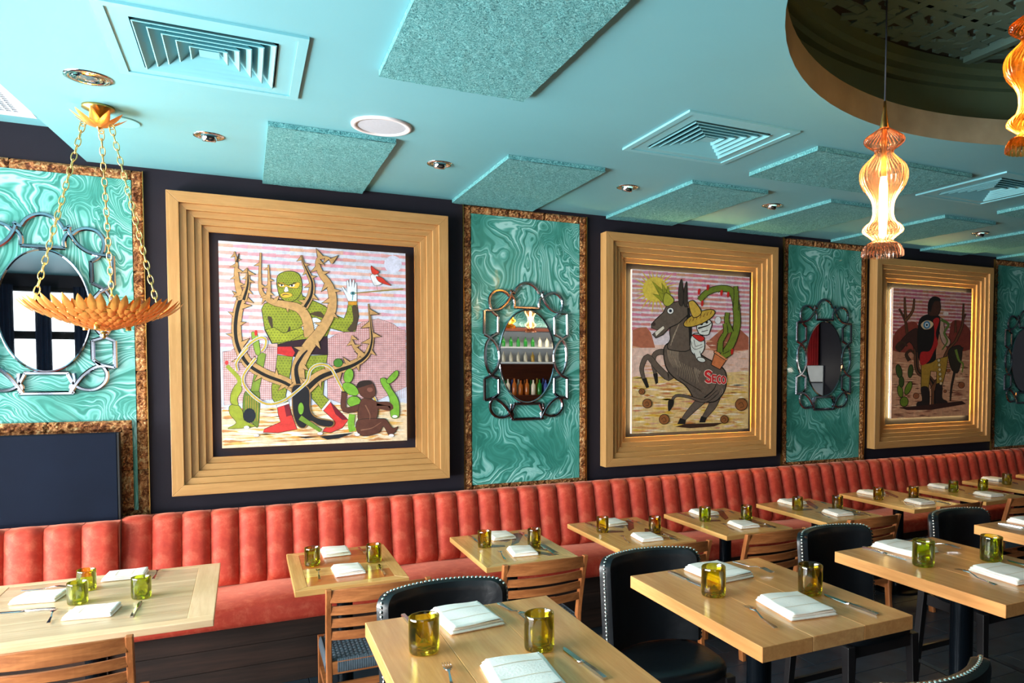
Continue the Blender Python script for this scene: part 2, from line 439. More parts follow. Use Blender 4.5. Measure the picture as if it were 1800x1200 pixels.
# ceiling with the round recess and three diffuser openings
RC = (3.10, 0.80); RR = 1.84
def edge_x(y): return -0.80 + (5.217-y)*(-0.0825)
outer = [(edge_x(YF), YF), (XR, YF), (XR, WY), (edge_x(WY), WY)]
circle = [(RC[0]+RR*cos(2*pi*i/96), RC[1]+RR*sin(2*pi*i/96)) for i in range(96)]
VENTS = [(-0.434, 2.842), (1.871, 2.847), (4.176, 2.868)]; VS = 0.664; VI = 0.470
holes = []
for vx, vy in VENTS:
    c0, c1 = vx+(VS-VI)/2, vy+(VS-VI)/2
    holes.append([(c0, c1), (c0+VI, c1), (c0+VI, c1+VI), (c0, c1+VI)])
loops = [outer, circle[::-1]]+[h[::-1] for h in holes]
flat = [Vector((x, y, 0)) for lp in loops for x, y in lp]
tri = tessellate_polygon([[Vector((x, y, 0)) for x, y in lp] for lp in loops])
mb = MB(); mb.add([(v.x, v.y, CZ) for v in flat], [tuple(t) for t in tri])
mb.add([(edge_x(YF), YF, CZ), (edge_x(WY), WY, CZ), (edge_x(WY), WY, HZ), (edge_x(YF), YF, HZ)], [(0, 1, 2, 3)])
ceil = struct(build('ceiling', mb, 'ceiling'))
build('raised_strip', MB().box(XL, -0.5, YF, WY, HZ, HZ+0.05), 'ceiling', ceil)
build('roof_slab', MB().box(XL, XR, YF, WY, 3.88, 3.98), 'black', ceil)

# round recess : bronze band, ledge, inner wall with mouldings, lattice top
mb = MB(); b0, b1 = CZ, CZ+0.135
mb.grid(lambda u, v: (RC[0]+RR*cos(2*pi*u), RC[1]+RR*sin(2*pi*u), b0+(b1-b0)*v), 128, 1, True)
build('bronze_band', mb, 'dome_band', ceil, smooth=True)
prof = [(RR, b1), (RR+0.17, b1), (RR+0.17, 3.36), (RR+0.135, 3.365), (RR+0.135, 3.40), (RR+0.08, 3.405), (RR+0.08, 3.44), (RR+0.01, 3.445)]
build('recess_wall', MB().lathe(prof, 96, cx=RC[0], cy=RC[1]), 'dome_wall', ceil, smooth=True, angle=30)
mb = MB(); mb.prism([(RC[0]+(RR+0.03)*cos(2*pi*i/72), RC[1]+(RR+0.03)*sin(2*pi*i/72)) for i in range(72)], 3.455, 3.48)
build('recess_top', mb, 'dome_gap', ceil)
# interlaced strapwork : stepped meanders in relief, panels separated by ribs
mb = MB(); zt = 3.455
def strap(pts, w=0.046, h=0.008):
    for (x0, y0), (x1, y1) in zip(pts, pts[1:]):
        h = 0.012+0.003*rng.random()
        if min((x0-RC[0])**2+(y0-RC[1])**2, (x1-RC[0])**2+(y1-RC[1])**2) > (RR-0.02)**2: continue
        if max((x0-RC[0])**2+(y0-RC[1])**2, (x1-RC[0])**2+(y1-RC[1])**2) > (RR+0.02)**2: continue
        d = Vector((x1-x0, y1-y0)); 
        if d.length < 1e-6: continue
        n_ = Vector((-d.y, d.x)).normalized()*w/2; e = d.normalized()*w/2
        a, b = Vector((x0, y0))-e, Vector((x1, y1))+e
        q = [a-n_, b-n_, b+n_, a+n_]
        mb.add([(p.x, p.y, zt) for p in q]+[(p.x, p.y, zt-h) for p in q], [(4, 5, 6, 7), (0, 1, 5, 4), (1, 2, 6, 5), (2, 3, 7, 6), (3, 0, 4, 7)])
C_ = 0.30
for i in range(-7, 8):
    for j in range(-7, 8):
        ox, oy = RC[0]+i*C_, RC[1]+j*C_
        f = lambda pts: strap([(ox+a*C_, oy+b*C_) for a, b in pts])
        f([(0.12, 0), (0.12, 0.34), (0.30, 0.46), (0.30, 0.72), (0.12, 0.84), (0.12, 1)])
        f([(0.42, 0), (0.42, 0.22), (0.62, 0.36), (0.62, 0.66), (0.42, 0.80), (0.42, 1)])
        f([(0.84, 0), (0.84, 1)])
        f([(0, 0.12), (1, 0.12)])
        f([(0.30, 0.56), (0.62, 0.52), (1, 0.56)]); f([(0, 0.56), (0.12, 0.58)])
        f([(0, 0.90), (0.42, 0.92), (1, 0.90)])
lt = build('strapwork', mb, 'dome_top', ceil); lt['kind'] = 'stuff'
for rx in (RC[0]-0.9, 3.42, RC[0]+1.3):
    hh = sqrt(max(0.01, (RR-0.02)**2-(rx-RC[0])**2))
    build('rib', MB().box(rx-0.02, rx+0.02, RC[1]-hh, RC[1]+hh, zt-0.045, zt), 'dome_top', ceil)

# ceiling diffusers
def diffuser(x, y, label):
    t = thing('ceiling_diffuser', label, 'air vent', (x+VS/2, y+VS/2, CZ), 0, 'square ceiling diffusers')
    h = VS/2; i_ = VI/2
    fr = MB()
    def ring(a, b, z0, z1, mbx):
        for (x0, x1, y0, y1) in ((-a, a, -a, -b), (-a, a, b, a), (-a, -b, -b, b), (b, a, -b, b)): mbx.box(x0, x1, y0, y1, z0, z1)
    ring(h, h-0.035, -0.010, 0.0, fr); ring(h-0.035, i_, -0.005, 0.0, fr)
    build('flange', fr, 'vent', t)
    for k in range(5):
        a = i_-0.006-k*0.041; z0 = -0.012+0.002*k; wv = 0.045
        m_ = MB(); vs = []
        for (aa, zz) in ((a, z0), (a-wv*1.0, z0+0.045), (a-wv*1.0-0.003, z0+0.043), (a-0.004, z0-0.002)):
            vs += [(-aa, -aa, zz), (aa, -aa, zz), (aa, aa, zz), (-aa, aa, zz)]
        fs = []
        for q in range(4):
            for e in range(4): fs.append((q*4+e, q*4+(e+1) % 4, ((q+1) % 4)*4+(e+1) % 4, ((q+1) % 4)*4+e))
        m_.add([(p[0], p[1], p[2]) for p in vs], fs); build('louver', m_, 'vent', t)
    a = 0.034; m_ = MB(); m_.add([(-a, -a, 0.0), (a, -a, 0.0), (a, a, 0.0), (-a, a, 0.0), (0, 0, 0.035)], [(0, 1, 2, 3), (0, 4, 1), (1, 4, 2), (2, 4, 3), (3, 4, 0)])
    build('centre_cone', m_, 'vent', t)
    d = MB(); 
    for (x0, x1, y0, y1) in ((-i_-.01, -i_, -i_, i_), (i_, i_+.01, -i_, i_), (-i_, i_, -i_-.01, -i_), (-i_, i_, i_, i_+.01)): d.box(x0, x1, y0, y1, 0.001, 0.30)
    d.box(-i_, i_, -i_, i_, 0.29, 0.30)
    build('duct', d, 'black', t)
diffuser(*VENTS[0], 'large square teal ceiling diffuser at upper left above the brass chandelier')
diffuser(*VENTS[1], 'square teal ceiling diffuser left of the round ceiling recess')
diffuser(*VENTS[2], 'square teal ceiling diffuser at the right edge past the glass pendant')

# wood-wool acoustic tiles fixed under the ceiling
def tile(x0, x1, y0, y1, label):
    w_, d_ = (x1-x0)/2, (y1-y0)/2; r2 = random.Random(int(x0*100)+int(y0*10))
    m_ = MB(); nx, ny = max(8, int(w_*2/0.03)), max(8, int(d_*2/0.03))
    def f(u, v):
        return (-w_+2*w_*u+r2.uniform(-1, 1)*0.0015, -d_+2*d_*v+r2.uniform(-1, 1)*0.0015, -0.026+r2.uniform(-1, 1)*0.0012)
    m_.grid(f, nx, ny)
    m_.add([(-w_, -d_, -0.024), (w_, -d_, -0.024), (w_, d_, -0.024), (-w_, d_, -0.024), (-w_, -d_, 0), (w_, -d_, 0), (w_, d_, 0), (-w_, d_, 0)], [(0, 1, 5, 4), (1, 2, 6, 5), (2, 3, 7, 6), (3, 0, 4, 7)])
    o = build('acoustic_tile', m_, 'tectum', None, loc=((x0+x1)/2, (y0+y1)/2, CZ-0.001))
    tag(o, label, 'acoustic tile', 'teal acoustic ceiling tiles')
ordn = ['first', 'second', 'third', 'fourth', 'fifth', 'sixth', 'seventh', 'eighth', 'ninth']
for i, x in enumerate((0.121, 1.348, 2.579, 3.749, 4.930, 6.121, 7.30)):
    tile(x, x+0.61, 3.89, 5.11, f'rough teal acoustic tile, {ordn[i]} from the left in the row along the picture wall')
tile(0.504, 1.121, 1.66, 3.03, 'big rough teal acoustic tile overhead at top centre, nearest the viewer')
tile(2.791, 4.036, 2.998, 3.586, 'long rough teal acoustic tile behind the pink glass pendant')
tile(5.165, 6.41, 3.02, 3.62, 'long rough teal acoustic tile at right edge beyond the rightmost ceiling vent')

# recessed lights
def downlight(x, y, lit, label, r=0.062, eyeball=True):
    t = thing('downlight', label, 'ceiling light', (x, y, CZ), 0, 'recessed chrome downlights')
    build('trim_ring', MB().lathe([(r+0.012, 0.0), (r+0.01, -0.005), (r-0.006, -0.006), (r-0.012, 0.0)], 32), 'chrome', t, smooth=True)
    if eyeball:
        build('bezel', MB().lathe([(r-0.010, -0.002), (0.038, 0.0)], 32), 'chrome', t, smooth=True)
        m_ = MB().lathe([(0.036, 0.0), (0.036, -0.020), (0.030, -0.028), (0.026, -0.028), (0.022, -0.020)], 24); eb = build('eyeball', m_, 'chrome', t, smooth=True, rot=(radians(18), 0, 0))
        build('lens', MB().lathe([(0.0005, -0.021), (0.022, -0.021)], 20), 'down' if lit else 'down_off', eb)
    else:
        build('baffle', MB().lathe([(r-0.008, -0.003), (0.055, -0.001), (0.052, -0.006), (0.044, -0.001), (0.040, -0.006), (0.034, -0.001)], 32), 'chrome', t, smooth=True)
        build('lens', MB().lathe([(0.0005, -0.004), (0.034, -0.003)], 20), 'down_off', t)
downlight(-0.561, 3.642, False, 'large flat chrome downlight above the brass leaf canopy', 0.075, False)
for i, (x, y) in enumerate(((-0.147, 4.28), (1.05, 4.256), (2.302, 4.246), (3.514, 4.243), (4.70, 4.26), (5.889, 4.28))):
    downlight(x, y, i > 1, f'small chrome eyeball downlight, {ordn[i]} from the left along the tile row')
    l_ = spot('downlight_beam', (x, y-0.02, CZ-0.05), (2, 2, 2, 2, 2, 2)[i], (1.0, 0.78, 0.52), 95, 0.9)
    l_.rotation_euler = (radians(22), 0, 0)
t = thing('ceiling_speaker', 'round white ceiling speaker between the big tile and the first tile row', 'speaker', (0.629, 3.716, CZ))
build('rim', MB().lathe([(0.145, 0), (0.144, -0.008), (0.135, -0.011), (0.118, -0.008), (0.116, -0.004)], 48), 'white', t, smooth=True)
build('grille', MB().lathe([(0.0005, -0.006), (0.06, -0.006), (0.117, -0.005)], 48), 'grille', t, smooth=True)
tag(build('access_disc', MB().lathe([(0.0005, -0.006), (0.085, -0.006), (0.088, -0.003), (0.088, 0.0)], 40), 'vent', None, loc=(-0.528, 4.219, CZ)), 'flat round teal ceiling cover plate beside the leaf canopy', 'cover plate')

# raised ceiling grille at the left
t = thing('air_grille', 'white framed perforated return air grille in the raised left ceiling', 'air vent', (-1.55, 4.45, HZ))
fr = MB(); gx, gy = 0.55, 0.50
for (x0, x1, y0, y1) in ((-gx, gx, -gy, -gy+.06), (-gx, gx, gy-.06, gy), (-gx, -gx+.06, -gy+.06, gy-.06), (gx-.06, gx, -gy+.06, gy-.06)): fr.box(x0, x1, y0, y1, -0.012, 0)
build('frame', fr, 'white', t)
pl = MB(); k = 0
nx, ny = 32, 30
for i in range(nx+1):
    x = -gx+.06+i*(2*gx-.12)/nx; pl.box(x-0.005, x+0.005, -gy+.06, gy-.06, -0.008, -0.004)
for j in range(ny+1):
    y = -gy+.06+j*(2*gy-.12)/ny; pl.box(-gx+.06, gx-.06, y-0.005, y+0.005, -0.0079, -0.0041)
o = build('perforated_plate', pl, 'grille', t); o['kind'] = 'stuff'
build('backing', MB().box(-gx+.06, gx-.06, -gy+.06, gy-.06, -0.002, -0.001), 'dark_metal', t)

# ---------------------------------------------------------------- malachite panels with bark borders
def border_tiles(t, horiz, a0, a1, b0, b1, seed, step=0.30):
    r2 = random.Random(seed); n = max(1, round((a1-a0)/step)); e = [a0+(a1-a0)*i/n for i in range(n+1)]
    for i in range(n):
        p0, p1 = e[i]+0.0015, e[i+1]-0.0015; m_ = MB(); q = 14
        na = max(4, int((p1-p0)/0.014)); nb_ = 5
        def f(u, v):
            a = p0+(p1-p0)*u; b = b0+(b1-b0)*v
            edge = u in (0, 1) or v in (0, 1)
            y = -0.004 if edge else -0.010-abs(r2.gauss(0, 0.006))
            return (a, y, b) if horiz else (b, y, a)
        m_.grid(f, na, nb_)
        # rim
        A = (p0, p1, b0, b1) if horiz else (b0, b1, p0, p1)
        m_.box(A[0], A[1], -0.004, 0.0, A[2], A[3])
        build('border_tile', m_, 'bark', t)
def panel(xc, x0, x1, z0, z1, label, seed):
    t = thing('malachite_panel', label, 'wall panel', (xc, WY-0.001, 0), 0, 'malachite wall panels')
    bw = 0.058
    build('marbled_sheet', MB().box(x0+bw-xc, x1-bw-xc, -0.010, 0, z0+bw, z1-bw), 'marble', t)
    border_tiles(t, False, z0, z1, x0-xc, x0+bw-xc, seed)
    border_tiles(t, False, z0, z1, x1-bw-xc, x1-xc, seed+1)
    border_tiles(t, True, x0+bw-xc, x1-bw-xc, z1-bw, z1, seed+2)
    border_tiles(t, True, x0+bw-xc, x1-bw-xc, z0, z0+bw, seed+3)
    for sx in (x0-xc-0.004, x1-xc+0.001): build('edge_trim', MB().box(sx, sx+0.003, -0.020, 0, z0, z1), 'brass', t)
PZ0, PZ1 = EYE-0.93, EYE+1.165
panel(-1.02, -2.1, -0.533, PZ0, PZ1, 'malachite swirl panel behind the brass chandelier, leftmost', 11)
panel(1.92, 1.432, 2.410, PZ0, PZ1, 'malachite swirl panel between the first and second framed paintings', 21)
panel(4.885, 4.380, 5.392, PZ0, PZ1, 'malachite swirl panel between the second and third framed paintings', 31)
panel(7.84, 7.290, 8.31, PZ0, PZ1, 'dim malachite swirl panel at the right edge of the wall', 41)

M['boardblue'] = plain('midnight_blue_board', (16, 24, 40), 0.8, Specular_IOR_Level=0.12, var=0.15, vs=3)
# dark board with its own bark border over the left bench
t = thing('wall_board', 'flat midnight blue board over the left end of the red bench', 'board', (-1.45, 5.015, 0))
build('board', MB().cham(-0.82, 0.775, -0.03, 0.045, EYE-0.95, EYE-0.39, 0.004), 'boardblue', t)
build('side_rail', MB().box(0.7755, 0.785, -0.032, 0.045, EYE-0.95, EYE-0.39), 'black', t)
t = thing('bark_border', 'hammered bronze bark strip edging the blue board', 'trim', (-1.45, WY-0.035, 0))
border_tiles(t, True, -0.82, 0.84, EYE-0.385, EYE-0.325, 51, 0.42)
border_tiles(t, False, EYE-0.868, EYE-0.385, 0.78, 0.84, 52, 0.3)
build('backing_strip', MB().box(-0.82, 0.838, -0.002, 0.003, EYE-0.868, EYE-0.326), 'bark', t)

# ---------------------------------------------------------------- stepped picture frames
FZ0, FZ1 = EYE-0.793, EYE+1.053
def big_frame(x0, label):
    t = thing('picture_frame', label, 'picture frame', (x0+0.853, WY, 0), 0, 'stepped gold wood frames')
    W_, a = 0.853, 0
    bands = [0.066, 0.039, 0.039, 0.039, 0.037]; ins = 0; 
    for k, bw in enumerate(bands):
        yf = -0.10+0.020*k; yb = -0.10+0.020*(k+1) if k < 4 else 0.0
        if k == 0: yb = 0.0
        o0, o1 = ins, ins+bw
        xs = (-W_+o0, W_-o0); zs = (FZ0+o0, FZ1-o0); xi = (-W_+o1, W_-o1); zi = (FZ0+o1, FZ1-o1)
        for side in range(4):
            if side == 0: q = [(xs[0], zs[1]), (xs[1], zs[1]), (xi[1], zi[1]), (xi[0], zi[1])]
            elif side == 1: q = [(xs[1], zs[0]), (xs[0], zs[0]), (xi[0], zi[0]), (xi[1], zi[0])]
            elif side == 2: q = [(xs[0], zs[0]), (xs[0], zs[1]), (xi[0], zi[1]), (xi[0], zi[0])]
            else: q = [(xs[1], zs[1]), (xs[1], zs[0]), (xi[1], zi[0]), (xi[1], zi[1])]
            g = 0.0006
            m_ = MB(); m_.add([(x, yf, z) for x, z in q]+[(x, -0.0005, z) for x, z in q],
                              [(0, 1, 2, 3), (7, 6, 5, 4), (0, 4, 5, 1), (1, 5, 6, 2), (2, 6, 7, 3), (3, 7, 4, 0)])
            o = build('moulding', m_, 'framez' if side > 1 else 'frame', t)
            md = o.modifiers.new('bevel', 'BEVEL'); md.width = 0.0022; md.segments = 2
        ins = o1
    return t
FX = (-0.407, 2.540, 5.450)
FN = ('first', 'second', 'third')
for x0, n_ in zip(FX, ('leftmost', 'middle', 'right hand')):
    big_frame(x0, f'huge square stepped gold wood frame, {n_} of three on the wall')
# ---------------------------------------------------------------- the red velvet benches
def channel_mesh(w, h, d0, d1, name):
    """one upholstered channel, front faces -y; d0 = how far the foot stands out, d1 = the top"""
    m_ = MB(); nu, nv = 10, 16
    def f(u, v):
        x = w*u; s_ = 1-abs(2*u-1)**3.2; bul = 0.038*s_
        if v < 0.74:
            t_ = v/0.74; z = 0.012+(h-0.05)*t_; fade = min(1, (t_*8)**0.5)*1.0
            y = -(d0+(d1-d0)*t_)-bul*fade+0.022*(1-fade)
        else:
            a = (v-0.74)/0.26*pi*0.62; r_ = 0.040
            z = h-0.038+r_*sin(a)*(0.92+0.08*s_); y = -d1-bul*cos(a)*1.0+r_*(1-cos(a))
            z -= 0.010*(1-s_)
        return (x, y, z)
    m_.grid(f, nu, nv)
    m_.box(0.001, w-0.001, -d1+0.035, 0.0, 0.012, h-0.015)
    return m_.mesh(name, 'velvet', True, 50)
def bench(name_, x0, n, w, yfoot, ytop, label, xa, xb, seat_y0):
    t = thing('banquette', label, 'bench', (x0, 0, 0), 0, 'red channel-backed banquettes')
    yb = 5.095; cm = channel_mesh(w-0.0012, 0.935-0.475, yb-yfoot, yb-ytop, 'backrest_channel')
    for k in range(n):
        xx = k*w if n > 8 else -(k+1)*w
        link('backrest_channel', cm, t, (xx, yb, 0.475))
    L = xb-xa; s_ = MB(); nu = int(L/0.05); r3 = random.Random(5)
    prof = []
    for i in range(7): a = pi/2*i/6; prof.append((seat_y0+0.045-0.045*sin(a)*1.0, 0.442+0.045*cos(a)))
    prof = [(yfoot+0.10, 0.480), (yfoot, 0.487), (seat_y0+0.25, 0.497), (seat_y0+0.12, 0.497)]+prof[1:]+[(seat_y0-0.002, 0.40), (seat_y0+0.003, 0.375), (seat_y0+0.02, 0.370)]
    m_ = len(prof)
    def f(u, v):
        k = v*(m_-1); i = min(int(k), m_-2); q = k-i
        y = prof[i][0]*(1-q)+prof[i+1][0]*q; z = prof[i][1]*(1-q)+prof[i+1][1]*q
        x = xa+L*u
        wv = 0.006*sin(x*5.1)*sin(x*1.7+1)+0.003*sin(x*13)
        if 1 <= i <= m_-4: z += wv*(1 if i < 5 else 0.5)
        return (x-x0, y, z)
    s_.grid(f, nu, m_-1)
    build('seat_cushion', s_, 'velvet', t, smooth=True)
    build('seat_core', MB().box(xa-x0, xb-x0, seat_y0+0.03, yb, 0.372, 0.44), 'velvet', t)
    # base of dark boards
    bz = [0.0, 0.13, 0.25, 0.37]
    for i in range(3):
        xx = xa
        while xx < xb:
            x2 = min(xx+2.3+0.4*i, xb)
            build('base_board', MB().cham(xx-x0+0.001, x2-x0-0.001, seat_y0+0.055+0.002*i, seat_y0+0.075, bz[i]+0.001, bz[i+1]-0.001, 0.002), 'base', t); xx = x2
    build('carcass', MB().box(xa-x0, xb-x0, seat_y0+0.08, yb, 0.0, 0.372), 'blackwood', t)
bench('main', -0.658, 58, 0.1525, 4.85, 4.955, 'long red velvet channel-backed bench under the framed paintings', -0.658, 8.19, 4.395)
bench('left', -0.6605, 8, 0.172, 4.79, 4.845, 'coral velvet bench section at far left under the blue board', -2.05, -0.6605, 4.375)

# ---------------------------------------------------------------- tables
TN = {}
def pedestal(t, w, d, ztop, r=0.038, round_=True):
    build('column', MB().lathe([(r, 0.03), (r, ztop-0.02)], 28) if round_ else MB().box(-r, r, -r, r, 0.03, ztop-0.02), 'pedestal', t, smooth=round_)
    build('top_plate', MB().box(-0.14, 0.14, -0.14, 0.14, ztop-0.022, ztop), 'black', t)
    build('base_plate', MB().lathe([(0.0005, 0.0), (0.195, 0.0), (0.195, 0.008), (0.185, 0.016), (0.06, 0.03), (0.0005, 0.03)], 40), 'pedestal', t, smooth=True, angle=30)
def low_table(x, y, w, d, label, kind):
    """x,y = left back corner seen from the camera (back = wall side)"""
    z = EYE-1.077; th = 0.030
    t = thing('dining_table', label, 'table', (x+w/2, y-d/2, 0), 0, 'small banquette tables' if kind != 'barn' else None)
    b = 0.062 if kind != 'barn' else 0.085
    W_, D_ = w/2, d/2
    bx, by = ('oakt', 'oakty') if kind != 'barn' else ('pale_border', 'pale_bordery')
    quads = [[(-W_, -D_), (W_, -D_), (W_-b, -D_+b), (-W_+b, -D_+b)], [(W_, D_), (-W_, D_), (-W_+b, D_-b), (W_-b, D_-b)],
             [(-W_, D_), (-W_, -D_), (-W_+b, -D_+b), (-W_+b, D_-b)], [(W_, -D_), (W_, D_), (W_-b, D_-b), (W_-b, -D_+b)]]
    if kind == 'barn': quads = [[(-W_, -D_), (W_, -D_), (W_, -D_+b*0.8), (-W_, -D_+b*0.8)], [(-W_, D_-b*.55), (W_, D_-b*.55), (W_, D_), (-W_, D_)],
             [(-W_, -D_+b*.8), (-W_+b, -D_+b*.8), (-W_+b, D_-b*.55), (-W_, D_-b*.55)], [(W_-b*1.2, -D_+b*.8), (W_, -D_+b*.8), (W_, D_-b*.55), (W_-b*1.2, D_-b*.55)]]
    for i, q in enumerate(quads):
        o = build('border_board', MB().prism(q, z-th, z), bx if i < 2 else by, t); md = o.modifiers.new('b', 'BEVEL'); md.width = 0.0025; md.segments = 2
    xi0, xi1, yi0, yi1 = (-W_+b, W_-b, -D_+b, D_-b) if kind != 'barn' else (-W_+b, W_-b*1.2, -D_+b*.8, D_-b*.55)
    r2 = random.Random(int(x*37))
    if kind == 'barn':
        n = 7; e = [yi0+(yi1-yi0)*(i+(r2.uniform(-.2, .2) if 0 < i < n else 0))/n for i in range(n+1)]
        for i in range(n): build('plank', MB().cham(xi0+.0005, xi1-.0005, e[i]+.0007, e[i+1]-.0007, z-th+.002, z-0.0006-r2.random()*0.0008, 0.0015), 'barn', t)
    elif kind == 'red':
        n = 4
        for i in range(n): build('plank', MB().cham(xi0+.0003, xi1-.0003, yi0+(yi1-yi0)*i/n+.0003, yi0+(yi1-yi0)*(i+1)/n-.0003, z-th+.002, z-0.0003, 0.0006), ('red_board', 'oakt')[i == 1], t)
    else:
        n = 3
        for i in range(n): build('plank', MB().cham(xi0+(xi1-xi0)*i/n+.0003, xi0+(xi1-xi0)*(i+1)/n-.0003, yi0+.0003, yi1-.0003, z-th+.002, z-0.0003, 0.0006), 'oakty', t)
        iw, ih = xi1-xi0, yi1-yi0
        shapes = [[(.52, .52), (.68, .60), (.98, .97), (.80, .97)], [(.70, .40), (.98, .08), (.98, .42), (.84, .56)], [(.30, .93), (.50, .97), (.62, .72), (.52, .66)], [(.12, .55), (.42, .50), (.44, .56), (.2, .66)], [(.55, .30), (.62, .36), (.95, .03), (.80, .03)]]
        for s_ in shapes[:5 if kind == 'inlay' else 3]:
            pts = [(xi0+iw*a, yi0+ih*b_) for a, b_ in s_]
            build('inlay', MB().prism(pts, z-0.004, z+0.0004), 'inlay', t)
    pedestal(t, w, d, z-th, 0.042)
    return z
def high_table(x, y, w, d, label):
    z = EYE-0.76; th = 0.044
    t = thing('bar_table', label, 'table', (x+w/2, y-d/2, 0), 0, 'high bar tables')
    W_, D_ = w/2, d/2
    e = [-W_, -W_*0.38, W_*0.30, W_]
    for i in range(3):
        c = MB(); c.cham(e[i]+0.0002, e[i+1]-0.0002, -D_, D_, z-th, z, 0.0016)
        build('top_board', c, ('oakTy', 'oakTy2', 'oakTy')[i], t)
    pedestal(t, w, d, z-th, 0.041)
    return z
M['oakTy'] = wood('honey_oak_y', (242, 174, 108), (216, 144, 84), 0.24, 'y', coat=0.35)
M['oakTy2'] = wood('honey_oak_y2', (246, 182, 118), (222, 152, 92), 0.24, 'y', 1.15, coat=0.35)
LOW = {  # left, back, width, depth
 't0': (-1.13, 4.417, 0.995, 0.985, 'barn', 'large low table with weathered plank top at far left', 'the weathered plank table at far left'),
 't1': (0.198, 4.457, 0.541, 0.769, 'red', 'small low table with reddish inset boards, first right of the weathered table', 'the reddish low table'),
 't2': (1.145, 4.451, 0.541, 0.769, 'inlay', 'small low oak table with dark wedge inlays behind the nearest bar stool', 'the second small bench table'),
 't3': (1.967, 4.478, 0.541, 0.769, 'inlay', 'small low oak table with dark inlays, third along the red bench', 'the third small bench table'),
 't4': (2.737, 4.476, 0.541, 0.769, 'inlay', 'small low oak table, fourth along the red bench', 'the fourth small bench table'),
 't5': (3.597, 4.495, 0.541, 0.769, 'inlay', 'small low oak table, fifth along the red bench', 'the fifth small bench table'),
 't6': (4.522, 4.55, 0.541, 0.769, 'plain', 'small low oak table, sixth along the red bench', 'the sixth small bench table'),
 't7': (5.304, 4.522, 0.541, 0.769, 'plain', 'small low oak table, seventh along the red bench', 'the seventh small bench table'),
 't8': (6.093, 4.563, 0.541, 0.769, 'plain', 'small low oak table, eighth along the red bench near the right edge', 'the eighth small bench table'),
 't9': (6.93, 4.592, 0.541, 0.769, 'plain', 'small low oak table, farthest one along the red bench', 'the farthest bench table'),
}
HIGH = {
 'TA': (0.309, 2.196, 0.581, 0.744, 'high honey oak bar table nearest the camera at bottom centre', 'the nearest bar table'),
 'TB': (1.2475, 2.270, 0.581, 0.744, 'high honey oak bar table, second from the left in the front row', 'the second bar table'),
 'TC': (2.172, 2.205, 0.581, 0.744, 'high honey oak bar table, third from the left in the front row', 'the third bar table'),
 'TD': (3.149, 2.289, 0.581, 0.744, 'high honey oak bar table cut off by the right edge of view', 'the rightmost bar table'),
}
for k, v in LOW.items(): low_table(v[0], v[1], v[2], v[3], v[5], v[4])
for k, v in HIGH.items(): high_table(*v[:4], v[4])

# ---------------------------------------------------------------- tableware
def tumbler_mesh(name, mat, seed):
    r2 = random.Random(seed); a1, a2, a3 = [r2.uniform(0, 6.28) for _ in range(3)]
    def R(r, z, k, n):
        th = 2*pi*k/n; return r*(1+0.012*sin(2*th+a1+z*20)+0.006*sin(3*th+a2)), z+(0.0012*sin(th+a3) if z > 0.08 else 0)
    prof = [(0.0005, 0.012), (0.012, 0.010), (0.026, 0.002), (0.034, 0.0), (0.0385, 0.003), (0.040, 0.010), (0.0405, 0.03), (0.0405, 0.06), (0.0402, 0.090), (0.0400, 0.0965), (0.0388, 0.098), (0.0376, 0.0965), (0.0374, 0.06), (0.0374, 0.03), (0.036, 0.014), (0.028, 0.009), (0.016, 0.020), (0.007, 0.032), (0.0005, 0.036)]
    n = 40; vs = []
    for r, z in prof:
        for k in range(n):
            rr, zz = R(r, z, k, n); vs.append((rr*cos(2*pi*k/n), rr*sin(2*pi*k/n), zz))
    fs = [(i*n+k, i*n+(k+1) % n, (i+1)*n+(k+1) % n, (i+1)*n+k) for i in range(len(prof)-1) for k in range(n)]
    return MB().add(vs, fs).mesh(name, mat, True)
TUMB = [tumbler_mesh('drinking_glass', ('glass_green', 'glass_olive', 'glass_amber')[i % 3], 60+i) for i in range(3)]
def slab(m_, x0, x1, y0, y1, z0, th, r2, wob=0.0015):
    nx, ny = 12, 12
    def top(u, v, s):
        x = x0+(x1-x0)*u; y = y0+(y1-y0)*v
        e = min(u, 1-u)*(x1-x0); g = min(v, 1-v)*(y1-y0); rr = th/2
        k = min(1, min(e, g)/rr) if min(e, g) < rr else 1
        hh = rr*sqrt(max(0, 1-(1-k)**2))
        w_ = wob*sin(u*5+v*3+x0*40)+wob*0.6*sin(v*9+u*2)
        return (x, y, z0+th/2+s*hh+w_*max(0, s))
    us = [0, .02, .06, .15, .3, .45, .6, .75, .88, .95, .98, 1]
    for s in (1, -1):
        vs = [top(u, v, s) for v in us for u in us]; k = len(us)
        m_.add(vs, [(j*k+i, j*k+i+1, (j+1)*k+i+1, (j+1)*k+i) for j in range(k-1) for i in range(k-1)])
